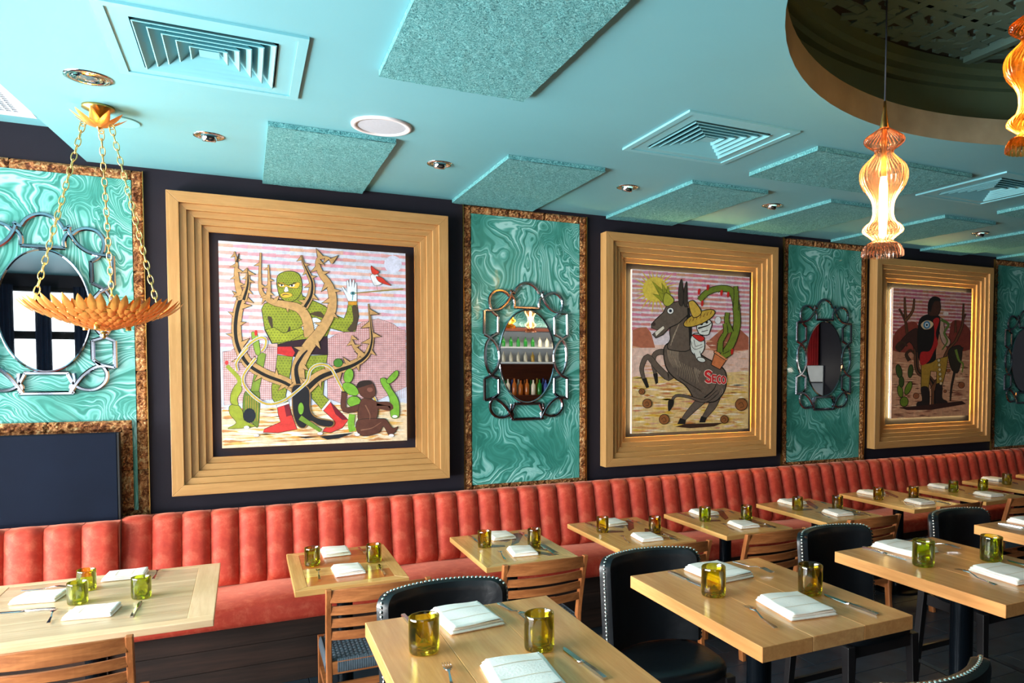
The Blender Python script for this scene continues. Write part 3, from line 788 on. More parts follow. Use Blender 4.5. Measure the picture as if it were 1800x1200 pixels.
def napkin_proto(seed, w, d):
    r2 = random.Random(seed)
    m_ = MB(); 
    slab(m_, -w/2, w/2, -d/2, d/2, 0.0, 0.009, r2, 0.0006); slab(m_, -w/2+0.004, w/2-0.002, -d/2+0.004, d/2-0.003, 0.0085, 0.008, r2, 0.001)
    slab(m_, -w/2+0.010, w/2-0.012, -d/2+0.002, d/2-0.010, 0.0165, 0.007, r2, 0.0018)
    cloth = m_.mesh('folded_cloth', 'napkin', True, 60)
    st_ = []
    for f_ in (0.30, 0.68):
        s_ = MB()
        yy = -d/2+d*f_; u0 = (f_)
        pts = []
        for i in range(11):
            u = 0.06+0.88*i/10; v = (yy+d/2-0.002)/(d-0.012)
            x = -w/2+0.010+(w-0.022)*u
            z = 0.0165+0.007+0.0018*(sin(u*5+v*3+(-w/2+0.010)*40)+0.6*sin(v*9+u*2))+0.0006
            pts.append((x, yy, z))
        s_.add([(x, y-0.0016, z) for x, y, z in pts]+[(x, y+0.0016, z) for x, y, z in pts], [(i, i+1, i+12, i+11) for i in range(10)])
        st_.append(s_.mesh('woven_stripe', 'stripe'))
    return cloth, st_
NAP = napkin_proto(3, 0.165, 0.205); NAP2 = napkin_proto(4, 0.150, 0.185)
def fork_mesh():
    m_ = MB(); L = 0.195
    def zc(t): return 0.004+0.010*max(0, sin((t-0.45)*pi/0.55))*(1 if t > .45 else 0)+0.003*(1-t)*0.5+(0.004*(t-0.9)*10 if t > 0.9 else 0)
    pts = []; n = 26
    for i in range(n+1):
        t = i/n; y = -L/2+L*t
        if t < 0.12: w = 0.0065+0.001*sin(t/0.12*pi)
        elif t < 0.62: w = 0.0065-0.0042*((t-0.12)/0.5)
        elif t < 0.74: w = 0.0023+0.0092*((t-0.62)/0.12)**1.4
        else: w = 0.0115
        pts.append((y, w, zc(t)))
        if t >= 0.76: break
    vs = []
    for y, w, z in pts: vs += [(-w, y, z), (w, y, z), (w*0.8, y, z+0.0022), (-w*0.8, y, z+0.0022)]
    k = len(pts); fs = [(i*4+q, i*4+(q+1) % 4, (i+1)*4+(q+1) % 4, (i+1)*4+q) for i in range(k-1) for q in range(4)]+[(0, 1, 2, 3), ((k-1)*4+3, (k-1)*4+2, (k-1)*4+1, (k-1)*4)]
    m_.add(vs, fs)
    for x in (-0.0096, -0.0033, 0.0033, 0.0096):
        vs = []; ks = 7
        for i in range(ks):
            t = 0.755+0.245*i/(ks-1); w = 0.0019-0.0009*(i/(ks-1)); z = zc(t)
            xx = x*(1-0.05*i/(ks-1)); vs += [(xx-w, -L/2+L*t, z), (xx+w, -L/2+L*t, z), (xx+w, -L/2+L*t, z+0.0018), (xx-w, -L/2+L*t, z+0.0018)]
        m_.add(vs, [(i*4+q, i*4+(q+1) % 4, (i+1)*4+(q+1) % 4, (i+1)*4+q) for i in range(ks-1) for q in range(4)]+[(0, 1, 2, 3), (ks*4-1, ks*4-2, ks*4-3, ks*4-4)])
    return m_.mesh('fork', 'steel', True, 45)
def knife_mesh():
    m_ = MB(); L = 0.225; n = 24; vs = []
    for i in range(n+1):
        t = i/n; y = -L/2+L*t
        if t < 0.46: a, b, h = -0.0062, 0.0062, 0.0075*(0.8+0.2*sin(t/0.46*pi))
        elif t < 0.52: a, b, h = -0.004, 0.004, 0.0055
        else:
            s_ = (t-0.52)/0.48; a = -0.0095*(1-0.2*s_) if s_ < .85 else -0.0076*max(0.0, 1-(s_-.85)/.15)**.5+0.004*(s_-.85)/.15; b = 0.0075 if s_ < .8 else 0.0075-0.002*(s_-.8)/.2; h = 0.0022
        z0 = 0.0 if t < 0.5 else 0.0015
        vs += [(a, y, z0), (b, y, z0), (b*0.85, y, z0+h), (a*0.85, y, z0+h)]
    m_.add(vs, [(i*4+q, i*4+(q+1) % 4, (i+1)*4+(q+1) % 4, (i+1)*4+q) for i in range(n) for q in range(4)]+[(0, 1, 2, 3), (n*4+3, n*4+2, n*4+1, n*4)])
    return m_.mesh('knife', 'steel', True, 35)
FORK = fork_mesh(); KNIFE = knife_mesh()
ITEMS = {
't0': dict(g=[(-0.696, 3.935), (-0.699, 4.159), (-0.447, 3.904)], n=[(-0.867, 4.09, 1.4), (-0.61, 3.743, 1.45), (-0.563, 4.335, 1.5)], f=[((-0.768, 3.885), (-0.749, 3.635)), ((-0.42, 4.39), (-0.43, 4.2)), ((-0.791, 4.224), (-0.96, 4.251))], k=[((-0.971, 3.919), (-0.789, 3.887)), ((-0.442, 3.838), (-0.452, 3.611))]),
't1': dict(g=[(0.313, 4.143), (0.623, 4.069)], n=[(0.454, 4.355, 0), (0.472, 3.934, 0)], f=[((0.33, 4.038), (0.322, 3.816)), ((0.605, 4.220), (0.59, 4.40))], k=[((0.637, 3.986), (0.633, 3.787))]),
't2': dict(g=[(1.27, 4.117), (1.556, 4.04)], n=[(1.435, 4.315, 0), (1.427, 3.895, -.1)], f=[((1.309, 3.966), (1.282, 3.775)), ((1.575, 4.20), (1.585, 4.37))], k=[((1.578, 3.983), (1.577, 3.794)), ((1.268, 4.22), (1.264, 4.408))]),
't3': dict(g=[(2.079, 4.161), (2.391, 4.02)], n=[(2.248, 4.349, 0), (2.25, 3.88, -.1)], f=[((2.124, 4.0), (2.083, 3.798)), ((2.40, 4.22), (2.40, 4.40))], k=[((2.409, 3.95), (2.393, 3.761)), ((2.10, 4.244), (2.092, 4.424))]),
't4': dict(g=[(2.87, 4.144), (3.167, 4.063)], n=[(3.01, 4.36, 0), (3.021, 3.907, -.1)], f=[((2.905, 4.0), (2.867, 3.80)), ((3.192, 4.25), (3.18, 4.408))], k=[((3.182, 3.957), (3.172, 3.776)), ((2.852, 4.255), (2.852, 4.438))]),
't5': dict(g=[(3.724, 4.164), (4.036, 4.074)], n=[(3.872, 4.395, 0), (3.888, 3.922, -.1)], f=[((3.77, 4.02), (3.718, 3.82)), ((4.06, 4.22), (4.05, 4.40))], k=[((4.086, 3.969), (4.064, 3.802))]),
't6': dict(g=[(4.606, 4.203), (4.916, 4.121)], n=[(4.776, 4.438, 0), (4.794, 3.963, -.1)], f=[((4.668, 4.06), (4.631, 3.869))], k=[((4.967, 3.999), (4.966, 3.85))]),
't7': dict(g=[(5.472, 4.18), (5.783, 4.125)], n=[(5.611, 4.407, 0), (5.601, 3.944, -.1)], f=[((5.469, 4.08), (5.439, 3.86))], k=[]),
't8': dict(g=[(6.276, 4.24), (6.56, 4.18)], n=[(6.424, 4.465, 0), (6.40, 4.00, 0)], f=[], k=[]),
't9': dict(g=[(7.10, 4.26)], n=[(7.25, 4.48, 0)], f=[], k=[]),
'TA': dict(g=[(0.418, 1.899), (0.701, 1.783)], n=[(0.584, 2.085, 0.03), (0.596, 1.63, -.12)], f=[((0.447, 1.788), (0.420, 1.586)), ((0.747, 1.988), (0.717, 2.166))], k=[((0.758, 1.760), (0.775, 1.531)), ((0.435, 2.00), (0.423, 2.186))]),
'TB': dict(g=[(1.389, 1.953), (1.692, 1.826)], n=[(1.548, 2.147, 0.05), (1.545, 1.733, -.12)], f=[((1.407, 1.812), (1.364, 1.600)), ((1.720, 2.059), (1.690, 2.236))], k=[((1.72, 1.792), (1.728, 1.573)), ((1.407, 2.026), (1.398, 2.241))]),
'TC': dict(g=[(2.321, 1.896), (2.624, 1.83)], n=[(2.450, 2.095, 0.05), (2.486, 1.666, -.1)], f=[((2.370, 1.792), (2.326, 1.600)), ((2.650, 2.0), (2.62, 2.17))], k=[((2.325, 1.99), (2.325, 2.18)), ((2.675, 1.787), (2.672, 1.592))]),
'TD': dict(g=[(3.30, 1.93), (3.60, 1.87)], n=[(3.43, 2.16, 0.05)], f=[], k=[((3.291, 2.03), (3.273, 2.24))]),
}
side2 = ('left hand', 'right hand'); 
gi = 0
for key, it in ITEMS.items():
    low = key[0] == 't'; z = (EYE-1.077 if low else EYE-0.76)+0.0005
    tn = (LOW[key] if low else HIGH[key])[-1]; X0, Y0, W_, D_ = (LOW[key] if low else HIGH[key])[:4]
    ng = len(it['g'])
    gn = {1: ['only'], 2: ['left', 'right'], 3: ['front left', 'rear', 'front right']}[ng]
    for i, (x, y) in enumerate(it['g']):
        me = TUMB[(gi*2+i) % 3]; gi += 1
        col = {'glass_green': 'green', 'glass_olive': 'olive green', 'glass_amber': 'amber green'}
        c_ = ('green', 'olive green', 'amber green')[TUMB.index(me)]
        o = link('drinking_glass', me, None, (x, y, z), (0, 0, gi*1.3)); tag(o, f'{c_} glass tumbler, {gn[i]} one on {tn}' if ng > 1 else f'{c_} glass tumbler on {tn}', 'glass', 'bottle-glass tumblers')
    nn = {1: ['back'], 2: ['back', 'front'], 3: ['left', 'front', 'back']}[len(it['n'])]
    for i, (x, y, rz) in enumerate(it['n']):
        P_ = NAP if not low else NAP2
        n_ = thing('napkin', f'folded white napkin at the {nn[i]} of {tn}', 'napkin', (x, y, z), rz+random.Random(i+gi).uniform(-.05, .05), 'folded white napkins')
        fc = link('folded_cloth', P_[0], n_)
        for sm in P_[1]: link('woven_stripe', sm, fc)
    fn = {0: [], 1: ['front'], 2: ['front', 'back'], 3: ['front', 'back right', 'left']}[len(it['f'])]
    for i, (a, b) in enumerate(it['f']):
        dx, dy = a[0]-b[0], a[1]-b[1]
        o = link('fork', FORK, None, ((a[0]+b[0])/2, (a[1]+b[1])/2, z), (0, 0, atan2(-dx, dy))); tag(o, f'steel fork at the {fn[i]} place on {tn}', 'fork', 'steel forks')
    kn = {0: [], 1: ['front'], 2: ['front', 'back']}[len(it['k'])] if key not in ('t0',) else ['left', 'front right']
    if key == 'TD': kn = ['back']
    for i, (a, b) in enumerate(it['k']):
        dx, dy = a[0]-b[0], a[1]-b[1]
        o = link('knife', KNIFE, None, ((a[0]+b[0])/2, (a[1]+b[1])/2, z), (0, 0, atan2(-dx, dy))); tag(o, f'steel knife at the {kn[i]} place on {tn}', 'knife', 'steel knives')

# ---------------------------------------------------------------- slat-back chairs (face the wall, backs to the camera)
def make_chair():
    t = thing('dining_chair', 'x', 'chair')
    hw = 0.215
    for sx in (-1, 1):
        m_ = MB(); n = 14; vs = []
        for i in range(n+1):
            q = i/n; z = 0.80*q
            y = 0.045+0.035*sin(min(1, q/0.6)*pi*0.5)*(1) if q < 0.55 else 0.08-0.085*((q-0.55)/0.45)**1.25
            x = sx*(hw+0.012*(q if q > .5 else .5)); wx = 0.013; wy = 0.022-0.006*q
            vs += [(x-wx, y-wy, z), (x+wx, y-wy, z), (x+wx, y+wy, z), (x-wx, y+wy, z)]
        m_.add(vs, [(i*4+k, i*4+(k+1) % 4, (i+1)*4+(k+1) % 4, (i+1)*4+k) for i in range(n) for k in range(4)]+[(0, 1, 2, 3), (n*4+3, n*4+2, n*4+1, n*4)])
        o = build('leg', m_, 'chairwood', t); b = o.modifiers.new('b', 'BEVEL'); b.width = 0.004; b.segments = 2; b.limit_method = 'ANGLE'
        m_ = MB(); m_.add([(sx*0.225-.014, 0.44-.014, 0), (sx*0.225+.014, 0.44-.014, 0), (sx*0.225+.014, 0.44+.014, 0), (sx*0.225-.014, 0.44+.014, 0),
                           (sx*0.222-.018, 0.435-.018, 0.44), (sx*0.222+.018, 0.435-.018, 0.44), (sx*0.222+.018, 0.435+.018, 0.44), (sx*0.222-.018, 0.435+.018, 0.44)],
                          [(0, 3, 2, 1), (4, 5, 6, 7), (0, 1, 5, 4), (1, 2, 6, 5), (2, 3, 7, 6), (3, 0, 4, 7)])
        o = build('leg', m_, 'chairwood', t); b = o.modifiers.new('b', 'BEVEL'); b.width = 0.003; b.segments = 2
        build('stretcher', MB().box(sx*0.224-.009, sx*0.224+.009, 0.08, 0.43, 0.255, 0.285), 'chairwood', t)
    build('stretcher', MB().box(-0.215, 0.215, 0.058, 0.076, 0.30, 0.33), 'slatwood', t)
    # four bowed slats, the crest rail taller
    for (z0, z1, y0) in ((0.735, 0.795, 0.003), (0.672, 0.715, 0.022), (0.608, 0.652, 0.040), (0.545, 0.588, 0.054)):
        m_ = MB(); n = 16; vs = []
        for i in range(n+1):
            u = i/n; x = -hw-0.005+(2*hw+0.01)*u; bow = -0.034*(1-(2*u-1)**2); cr = 0.010*(1-(2*u-1)**2) if z1 > 0.78 else 0.0
            yy = y0+bow; vs += [(x, yy-0.009, z0), (x, yy+0.009, z0), (x, yy+0.006-0.006, z1+cr), (x, yy-0.012, z1+cr)]
        m_.add(vs, [(i*4+k, i*4+(k+1) % 4, (i+1)*4+(k+1) % 4, (i+1)*4+k) for i in range(n) for k in range(4)]+[(0, 1, 2, 3), (n*4+3, n*4+2, n*4+1, n*4)])
        o = build('slat', m_, 'slatwood', t); b = o.modifiers.new('b', 'BEVEL'); b.width = 0.003; b.segments = 2; b.limit_method = 'ANGLE'
    # seat rails and woven cord
    fr = MB(); fr.box(-0.215, 0.215, 0.062, 0.082, 0.375, 0.435); build('seat_rail', fr, 'slatwood', t)
    for sx in (-1, 1): build('seat_rail', MB().box(sx*0.226-.008, sx*0.226+.008, 0.09, 0.42, 0.375, 0.430), 'slatwood', t)
    build('seat_rail', MB().box(-0.21, 0.21, 0.43, 0.447, 0.375, 0.430), 'slatwood', t)
    m_ = MB(); nx, ny = 88, 84
    def f(u, v):
        x = -0.218+0.436*u; y = 0.072+0.368*v
        a = sin(u*22*pi); b_ = sin(v*21*pi)
        e = min(1, min(u, 1-u, v, 1-v)*30)
        z = 0.440+0.0045*abs(a)*(0.5+0.5*(1 if a*b_ > 0 else -0.6))*e-0.003*(1-e)
        return (x, y, z)
    m_.grid(f, nx, ny); build('woven_seat', m_, 'weave', t, smooth=False)
    for sx in (-1, 1):   # cord wrapped round the side rails
        m_ = MB(); n = 90
        def g(u, v):
            y = 0.085+0.335*u; a = v*pi*2; r_ = 0.0012*abs(sin(u*34*pi))
            return (sx*0.226+(0.011+r_)*cos(a)*1.0, y, 0.405+(0.036+r_)*sin(a))
        m_.grid(g, n, 12); build('cord_wrap', m_, 'weave', t)
    m_ = MB()
    def g(u, v):
        x = -0.185+0.37*u; a = v*pi*2; r_ = 0.0013*abs(sin(u*36*pi))
        return (x, 0.072+(0.013+r_)*cos(a), 0.407+(0.037+r_)*sin(a))
    m_.grid(g, 100, 12); build('cord_wrap', m_, 'weave', t)
    build('oval_tag', MB().lathe([(0.0005, 0.0), (0.011, 0.0), (0.012, -0.002)], 20), 'chrome', t, loc=(0.12, 0.0575, 0.407), rot=(radians(-90), 0, 0))
    return t
CH = [(-0.635, 3.20, 'slat-back teak chair at the weathered plank table, cut off at bottom left'), (0.555, 3.46, 'slat-back teak chair with slate cord seat at the reddish low table'), (1.415, 3.50, 'slat-back teak chair at the second small bench table, behind the nearest bar table'),
      (2.22, 3.49, 'slat-back teak chair at the third small bench table, mostly behind a black stool'), (2.965, 3.50, 'slat-back teak chair at the fourth small bench table, between two stools'), (3.845, 3.54, 'slat-back teak chair at the fifth small bench table'),
      (4.79, 3.60, 'slat-back teak chair at the sixth small bench table'), (5.57, 3.58, 'slat-back teak chair at the seventh small bench table'), (6.36, 3.62, 'slat-back teak chair at the eighth small bench table')]
c0 = make_chair()
for i, (x, y, lb) in enumerate(CH):
    if i == 0: c0.location = (x, y, 0); c0['label'] = lb; c0['group'] = 'slat-back chairs along the bench'
    else: dup(c0, (x, y, 0), 0, lb)

# ---------------------------------------------------------------- leather bar stools
def make_stool():
    """faces -y; the back stands at y=0"""
    t = thing('bar_stool', 'x', 'stool')
    hw = 0.213; R_ = 0.30; th = 0.046; z0, z1 = 0.665, 1.04; rc = 0.045
    def arc(s, off):
        a = s*0.78; return (R_+off)*sin(a)*hw/(R_*sin(0.78)), (R_+off)*cos(a)-R_
    def pt(s, q, off):
        # rounded upper corners
        z = z0+(z1-z0)*q; top = z1-z; lim = 1.0
        if top < rc: lim = 1-(rc/hw)*(1-sqrt(max(0, 1-((rc-top)/rc)**2)))
        x, y = arc(s*lim, off); y += 0.0+0.03*(q-0.5)
        x *= 1+0.03*(q)
        return (x, y, z)
    m_ = MB(); nu, nv = 28, 18
    qs = [0, .08, .2, .32, .44, .56, .66, .76, .84, .885, .91, .93, .95, .965, .98, .99, .996, 1.0]
    for off, pf in ((-th/2, 1), (th/2, -1)):
        vs = []
        for q in qs:
            for i in range(nu+1):
                s = -1+2*i/nu; e = min(1-abs(s), 0.12)/0.12; pad = 0.006*min(1, e)*min(1, (1-q)/0.06)
                vs.append(pt(s, q, off-pad*pf))
        k = nu+1; m_.add(vs, [(j*k+i, j*k+i+1, (j+1)*k+i+1, (j+1)*k+i) for j in range(len(qs)-1) for i in range(nu)])
    bu = build('back_upholstery', m_, 'leather', t, smooth=True)
    # edge band round the outline
    out = [(-1, q) for q in qs]+[(-1+2*i/nu, 1.0) for i in range(1, nu)]+[(1, q) for q in qs[::-1]]
    m_ = MB(); vs = []
    for s, q in out:
        a = Vector(pt(s, q, -th/2)); b = Vector(pt(s, q, th/2)); c = (a+b)/2; d = c-Vector((0, 0, 0))
        cen = Vector(pt(0, 0.4, 0)); o_ = (c-cen).normalized()*0.004
        vs += [a, (a*0.75+b*0.25)+o_, c+o_*1.2, (a*0.25+b*0.75)+o_, b]
    k = len(out); m_.add(vs, [(i*5+q, i*5+q+1, (i+1)*5+q+1, (i+1)*5+q) for i in range(k-1) for q in range(4)])
    build('edge_band', m_, 'leather', bu, smooth=True)
    # nailheads
    m_ = MB(); path = []
    for s, q in out:
        c = (Vector(pt(s, q, -th/2))+Vector(pt(s, q, th/2)))/2; cen = Vector(pt(0, 0.4, 0)); path.append(c+(c-cen).normalized()*0.006)
    acc = 0; step = 0.0155; last = path[0]; pts = [path[0]]
    for a, b in zip(path, path[1:]):
        L = (b-a).length; p_ = step-acc
        while p_ <= L: pts.append(a+(b-a)*(p_/L)); p_ += step
        acc = (acc+L) % step if L > 0 else acc
    for p in pts:
        vs = [(0, 0, 0.0048)]; fs = []; r_ = 0.0064
        for i in range(2):
            el = (0.6, 0.0)[i]
            for kk in range(7): vs.append((r_*cos(el)*cos(kk*2*pi/7), r_*cos(el)*sin(kk*2*pi/7), r_*sin(el)))
        cen = Vector(pt(0, 0.4, 0)); nrm = (p-cen).normalized()
        if p.z > z1-0.02: nrm = Vector((0, 0, 1))
        elif abs(p.x) > hw*0.9: nrm = Vector((1 if p.x > 0 else -1, 0, 0))
        Q = nrm.to_track_quat('Z', 'Y')
        vv = [p+Q @ Vector(v) for v in vs]
        fs = [(0, 1+i, 1+(i+1) % 7) for i in range(7)]+[(1+i, 8+i, 8+(i+1) % 7, 1+(i+1) % 7) for i in range(7)]
        m_.add(vv, fs)
    o = build('nailheads', m_, 'nail', bu, smooth=True); o['kind'] = 'stuff'
    # seat
    def so(a, g=0.0):
        # rounded trapezoid outline, round behind, broad in front
        ca, sa = cos(a), sin(a); e = 0.55 if sa < 0 else 0.8
        x = (0.215+g)*(abs(ca)**e)*(1 if ca > 0 else -1); y = -0.19+(0.195+g)*(abs(sa)**e)*(1 if sa > 0 else -1)
        return x, y
    m_ = MB(); n = 48; rings = [(-0.004, 0.605), (0.0, 0.612), (0.002, 0.630), (-0.003, 0.648), (-0.020, 0.658), (-0.06, 0.664), (-0.12, 0.667)]
    vs = []
    for g, z in rings:
        for i in range(n): x, y = so(2*pi*i/n, g); vs.append((x, y, z))
    vs.append((0, -0.19, 0.668)); k = len(rings)
    m_.add(vs, [(j*n+i, j*n+(i+1) % n, (j+1)*n+(i+1) % n, (j+1)*n+i) for j in range(k-1) for i in range(n)]+[((k-1)*n+i, (k-1)*n+(i+1) % n, k*n) for i in range(n)])
    build('seat', m_, 'leather', t, smooth=True)
    fr = MB(); fr.box(-0.185, 0.185, -0.355, -0.335, 0.55, 0.606).box(-0.185, 0.185, -0.03, -0.01, 0.55, 0.606).box(-0.19, -0.17, -0.345, -0.02, 0.55, 0.606).box(0.17, 0.19, -0.345, -0.02, 0.55, 0.606)
    build('apron', fr, 'blackwood', t)
    def leg(x0, y0, x1, y1, zt):
        m_ = MB(); w0, w1 = 0.015, 0.021
        m_.add([(x0-w0, y0-w0, 0), (x0+w0, y0-w0, 0), (x0+w0, y0+w0, 0), (x0-w0, y0+w0, 0), (x1-w1, y1-w1, zt), (x1+w1, y1-w1, zt), (x1+w1, y1+w1, zt), (x1-w1, y1+w1, zt)],
               [(0, 3, 2, 1), (4, 5, 6, 7), (0, 1, 5, 4), (1, 2, 6, 5), (2, 3, 7, 6), (3, 0, 4, 7)])
        o = build('leg', m_, 'blackwood', t); b = o.modifiers.new('b', 'BEVEL'); b.width = 0.003; b.segments = 2
    for sx in (-1, 1):
        leg(sx*0.205, -0.365, sx*0.195, -0.345, 0.606)
        leg(sx*0.215, 0.045, sx*0.185, 0.0, 0.70)
        build('stretcher', MB().tube([(sx*0.20, -0.36, 0.22), (sx*0.205, 0.03, 0.24)], 0.011, 4), 'blackwood', t)
    build('footrest', MB().tube([(-0.2, -0.362, 0.20), (-0.1, -0.395, 0.20), (0, -0.405, 0.20), (0.1, -0.395, 0.20), (0.2, -0.362, 0.20)], 0.013, 6, flat=1.3), 'blackwood', t)
    build('stretcher', MB().box(-0.2, 0.2, 0.02, 0.038, 0.28, 0.31), 'blackwood', t)
    return t
ST = [(0.625, 2.56, 0.0, 'black leather bar stool with nailheads behind the nearest bar table'), (1.515, 2.63, -0.05, 'black leather bar stool with nailheads between the nearest and second bar tables'),
      (2.535, 2.63, 0.0, 'black leather bar stool with nailheads behind the third bar table'), (3.445, 2.65, 0.0, 'black leather bar stool with nailheads behind the rightmost bar table'),
      (1.57, 1.205, pi, 'black leather bar stool seen from behind at the bottom right edge')]
s0 = make_stool()
for i, (x, y, rz, lb) in enumerate(ST):
    if i == 0: s0.location = (x, y, 0); s0.rotation_euler[2] = rz; s0['label'] = lb; s0['group'] = 'nailhead leather bar stools'
    else: dup(s0, (x, y, 0), rz, lb)
M['drape'] = plain('navy_drape', (44, 58, 84), 0.8, var=0.1)
# ---------------------------------------------------------------- linked oval mirrors (traced strap pattern, mirrored left/right)
def make_mirror(xc, zc, label):
    t = thing('wall_mirror', label, 'mirror', (xc, WY-0.013, zc), 0, 'oval mirrors in interlaced strap frames')
    S = 0.000985; UC, VC = 424.0, 600.0
    L = lambda u, v: ((u-UC)*S, (VC-v)*S)
    prof = [(-1, 0.0), (-1, 0.004), (-0.45, 0.012), (0.45, 0.012), (1, 0.004), (1, 0.0)]
    y0 = -0.012
    def strand(pts, smooth=True, both=True, w=0.0125, lift=0.0):
        for sg in ((1, -1) if both else (1,)):
            P = [((x*sg), y0-lift, z) for x, z in (L(u, v) for u, v in pts)]
            Q = catmull(P, 6) if smooth else [Vector(p) for p in P]
            build('frame_link', MB().ribbon(Q, w, prof), 'mirror_edge', t)
    # crown arch and the bar beneath it
    strand([(325, 160), (345, 125), (380, 96), (424, 84), (468, 96), (503, 125), (523, 160)], both=False)
    strand([(290, 143), (308, 157), (328, 166)], False, lift=0.003)
    strand([(318, 272), (530, 272)], False, both=False)
    strand([(296, 182), (314, 200), (324, 232), (322, 272)])
    strand([(302, 150), (290, 195), (255, 250), (205, 288), (150, 300), (92, 303)], lift=0.003)
    strand([(285, 190), (255, 163), (212, 150), (165, 162), (132, 205), (132, 262), (155, 312), (198, 346)])
    # upper side brackets
    strand([(88, 303), (86, 478)], False); strand([(196, 340), (194, 470)], False)
    strand([(86, 478), (118, 496), (150, 520)], False, lift=0.003); strand([(194, 468), (160, 486), (130, 505)], False)
    # middle lenses
    strand([(130, 505), (102, 560), (94, 640), (106, 720), (142, 785), (200, 812)])
    strand([(150, 515), (188, 570), (204, 642), (190, 715), (146, 780), (86, 812)], lift=0.003)
    # lower brackets
    strand([(88, 810), (88, 972)], False); strand([(198, 810), (198, 925)], False)
    strand([(88, 972), (130, 962), (165, 952), (198, 925)], False)
    # bottom loops
    strand([(188, 935), (148, 968), (130, 1010), (142, 1060), (185, 1098), (240, 1102), (286, 1078), (312, 1030), (322, 1005)])
    strand([(140, 962), (185, 968), (235, 1005), (275, 1055), (300, 1100), (312, 1122)], lift=0.003)
    strand([(318, 1004), (530, 1004)], False, both=False)
    strand([(296, 1122), (552, 1122)], False, both=False)
    strand([(552, 1004), (556, 1050), (540, 1085), (552, 1122)], both=True)
    # stand-off board behind the links, then the oval glass with bevelled rim
    cx, cz = L(424, 642); a, b = 0.218, 0.346
    oval = [(cx+a*cos(2*pi*i/72), -0.020, cz+b*sin(2*pi*i/72)) for i in range(72)]
    g = MB(); g.add(oval, [tuple(range(72))]); 
    gl_ = build('glass', g, 'mirror', t)
    build('bevel_rim', MB().ribbon([(p[0], -0.012, p[2]) for p in oval], 0.008, [(-1, 0.0), (-1, 0.006), (0.3, 0.012), (1, 0.008), (1, 0.0)], True), 'mirror_edge', gl_)
    build('backing', MB().add([(p[0]*0.99, -0.014, p[2]) for p in oval]+[(p[0]*0.99, 0.0, p[2]) for p in oval], [tuple(range(72))]+[(i, (i+1) % 72, 72+(i+1) % 72, 72+i) for i in range(72)]), 'black', t)
    return t
make_mirror(1.912, EYE+0.118, 'oval mirror in an interlaced silver strap frame, reflecting bottle shelves')
make_mirror(-1.02, EYE+0.355, 'oval mirror in an interlaced silver strap frame, behind the gold leaf chandelier')
make_mirror(4.862, EYE+0.118, 'oval mirror in a strap frame between the donkey painting and the caped figure painting')
make_mirror(7.80, EYE+0.118, 'oval mirror in a strap frame cut off at the right edge')

# ---------------------------------------------------------------- brass leaf chandelier
def leaf_mesh(L, W, curl, name):
    m_ = MB(); nu, nv = 10, 6; vs = []
    for i in range(nu+1):
        u = i/nu; w = W*sin(pi*min(1, u**0.75))**0.8*(1 if u < 1 else 0)+0.0008
        for j in range(nv+1):
            s = -1+2*j/nv
            vs.append((L*u, w*s, curl*u*u*L+0.22*w*s*s-0.0*abs(s)))
    k = nv+1
    m_.add(vs, [(i*k+j, i*k+j+1, (i+1)*k+j+1, (i+1)*k+j) for i in range(nu) for j in range(nv)])
    return m_.mesh(name, 'leaf', True)
CX, CY = -0.585, 4.03; RIMZ, BOTZ = EYE+0.285, EYE+0.155
t = thing('chandelier', 'hanging bowl chandelier of overlapping gold leaves on three chains', 'chandelier', (CX, CY, 0))
lm = leaf_mesh(0.092, 0.018, 0.30, 'leaf')
rr_ = random.Random(9)
rings = [(0.020, 8), (0.045, 13), (0.074, 18), (0.103, 22), (0.133, 26), (0.163, 30), (0.194, 35), (0.225, 40), (0.256, 44)]
def bowl_z(r): return BOTZ+(RIMZ-BOTZ-0.03)*(r/0.30)**1.35
for k, (r, n) in enumerate(rings):
    sl = (bowl_z(r+0.02)-bowl_z(r))/0.02
    for i in range(n):
        a = 2*pi*(i+0.5*(k % 2))/n+rr_.uniform(-.03, .03); el = math.atan(sl)+0.08+rr_.uniform(-.05, .05)
        link('leaf', lm, t, (r*cos(a), r*sin(a), bowl_z(r)+0.004), (0, -el, a))
fr = MB()
for k, (r, n) in enumerate(rings): fr.tube([((r+.004)*cos(2*pi*i/48), (r+.004)*sin(2*pi*i/48), bowl_z(r)+0.014) for i in range(49)], 0.0018, 5)
for i in range(6):
    a = pi/3*i; fr.tube([(r*cos(a), r*sin(a), bowl_z(r)+0.015) for r in (0.01, 0.06, 0.12, 0.18, 0.22, 0.26)], 0.003, 5)
build('wire_frame', fr, 'brass', t, smooth=True)
build('finial', MB().lathe([(0.0005, BOTZ-0.028), (0.007, BOTZ-0.024), (0.010, BOTZ-0.016), (0.006, BOTZ-0.008), (0.014, BOTZ-0.004), (0.016, BOTZ+0.004)], 20), 'brass', t, smooth=True)
for i in range(3):
    a = 2*pi*i/3+0.4
    sk = build('socket', MB().lathe([(0.012, 0.0), (0.012, 0.045), (0.0005, 0.045)], 14), 'brass', t, smooth=True, loc=(0.10*cos(a), 0.10*sin(a), BOTZ+0.012))
    build('bulb', MB().lathe([(0.0005, 0.0), (0.010, 0.006), (0.019, 0.022), (0.021, 0.036), (0.013, 0.055), (0.0005, 0.062)], 16), 'bulb', sk, smooth=True, loc=(0, 0, 0.043))
    point('chandelier_glow', (CX+0.10*cos(a), CY+0.10*sin(a), BOTZ+0.14), 3.0, (1.0, 0.68, 0.36), 0.03)
TOPZ = CZ-0.075
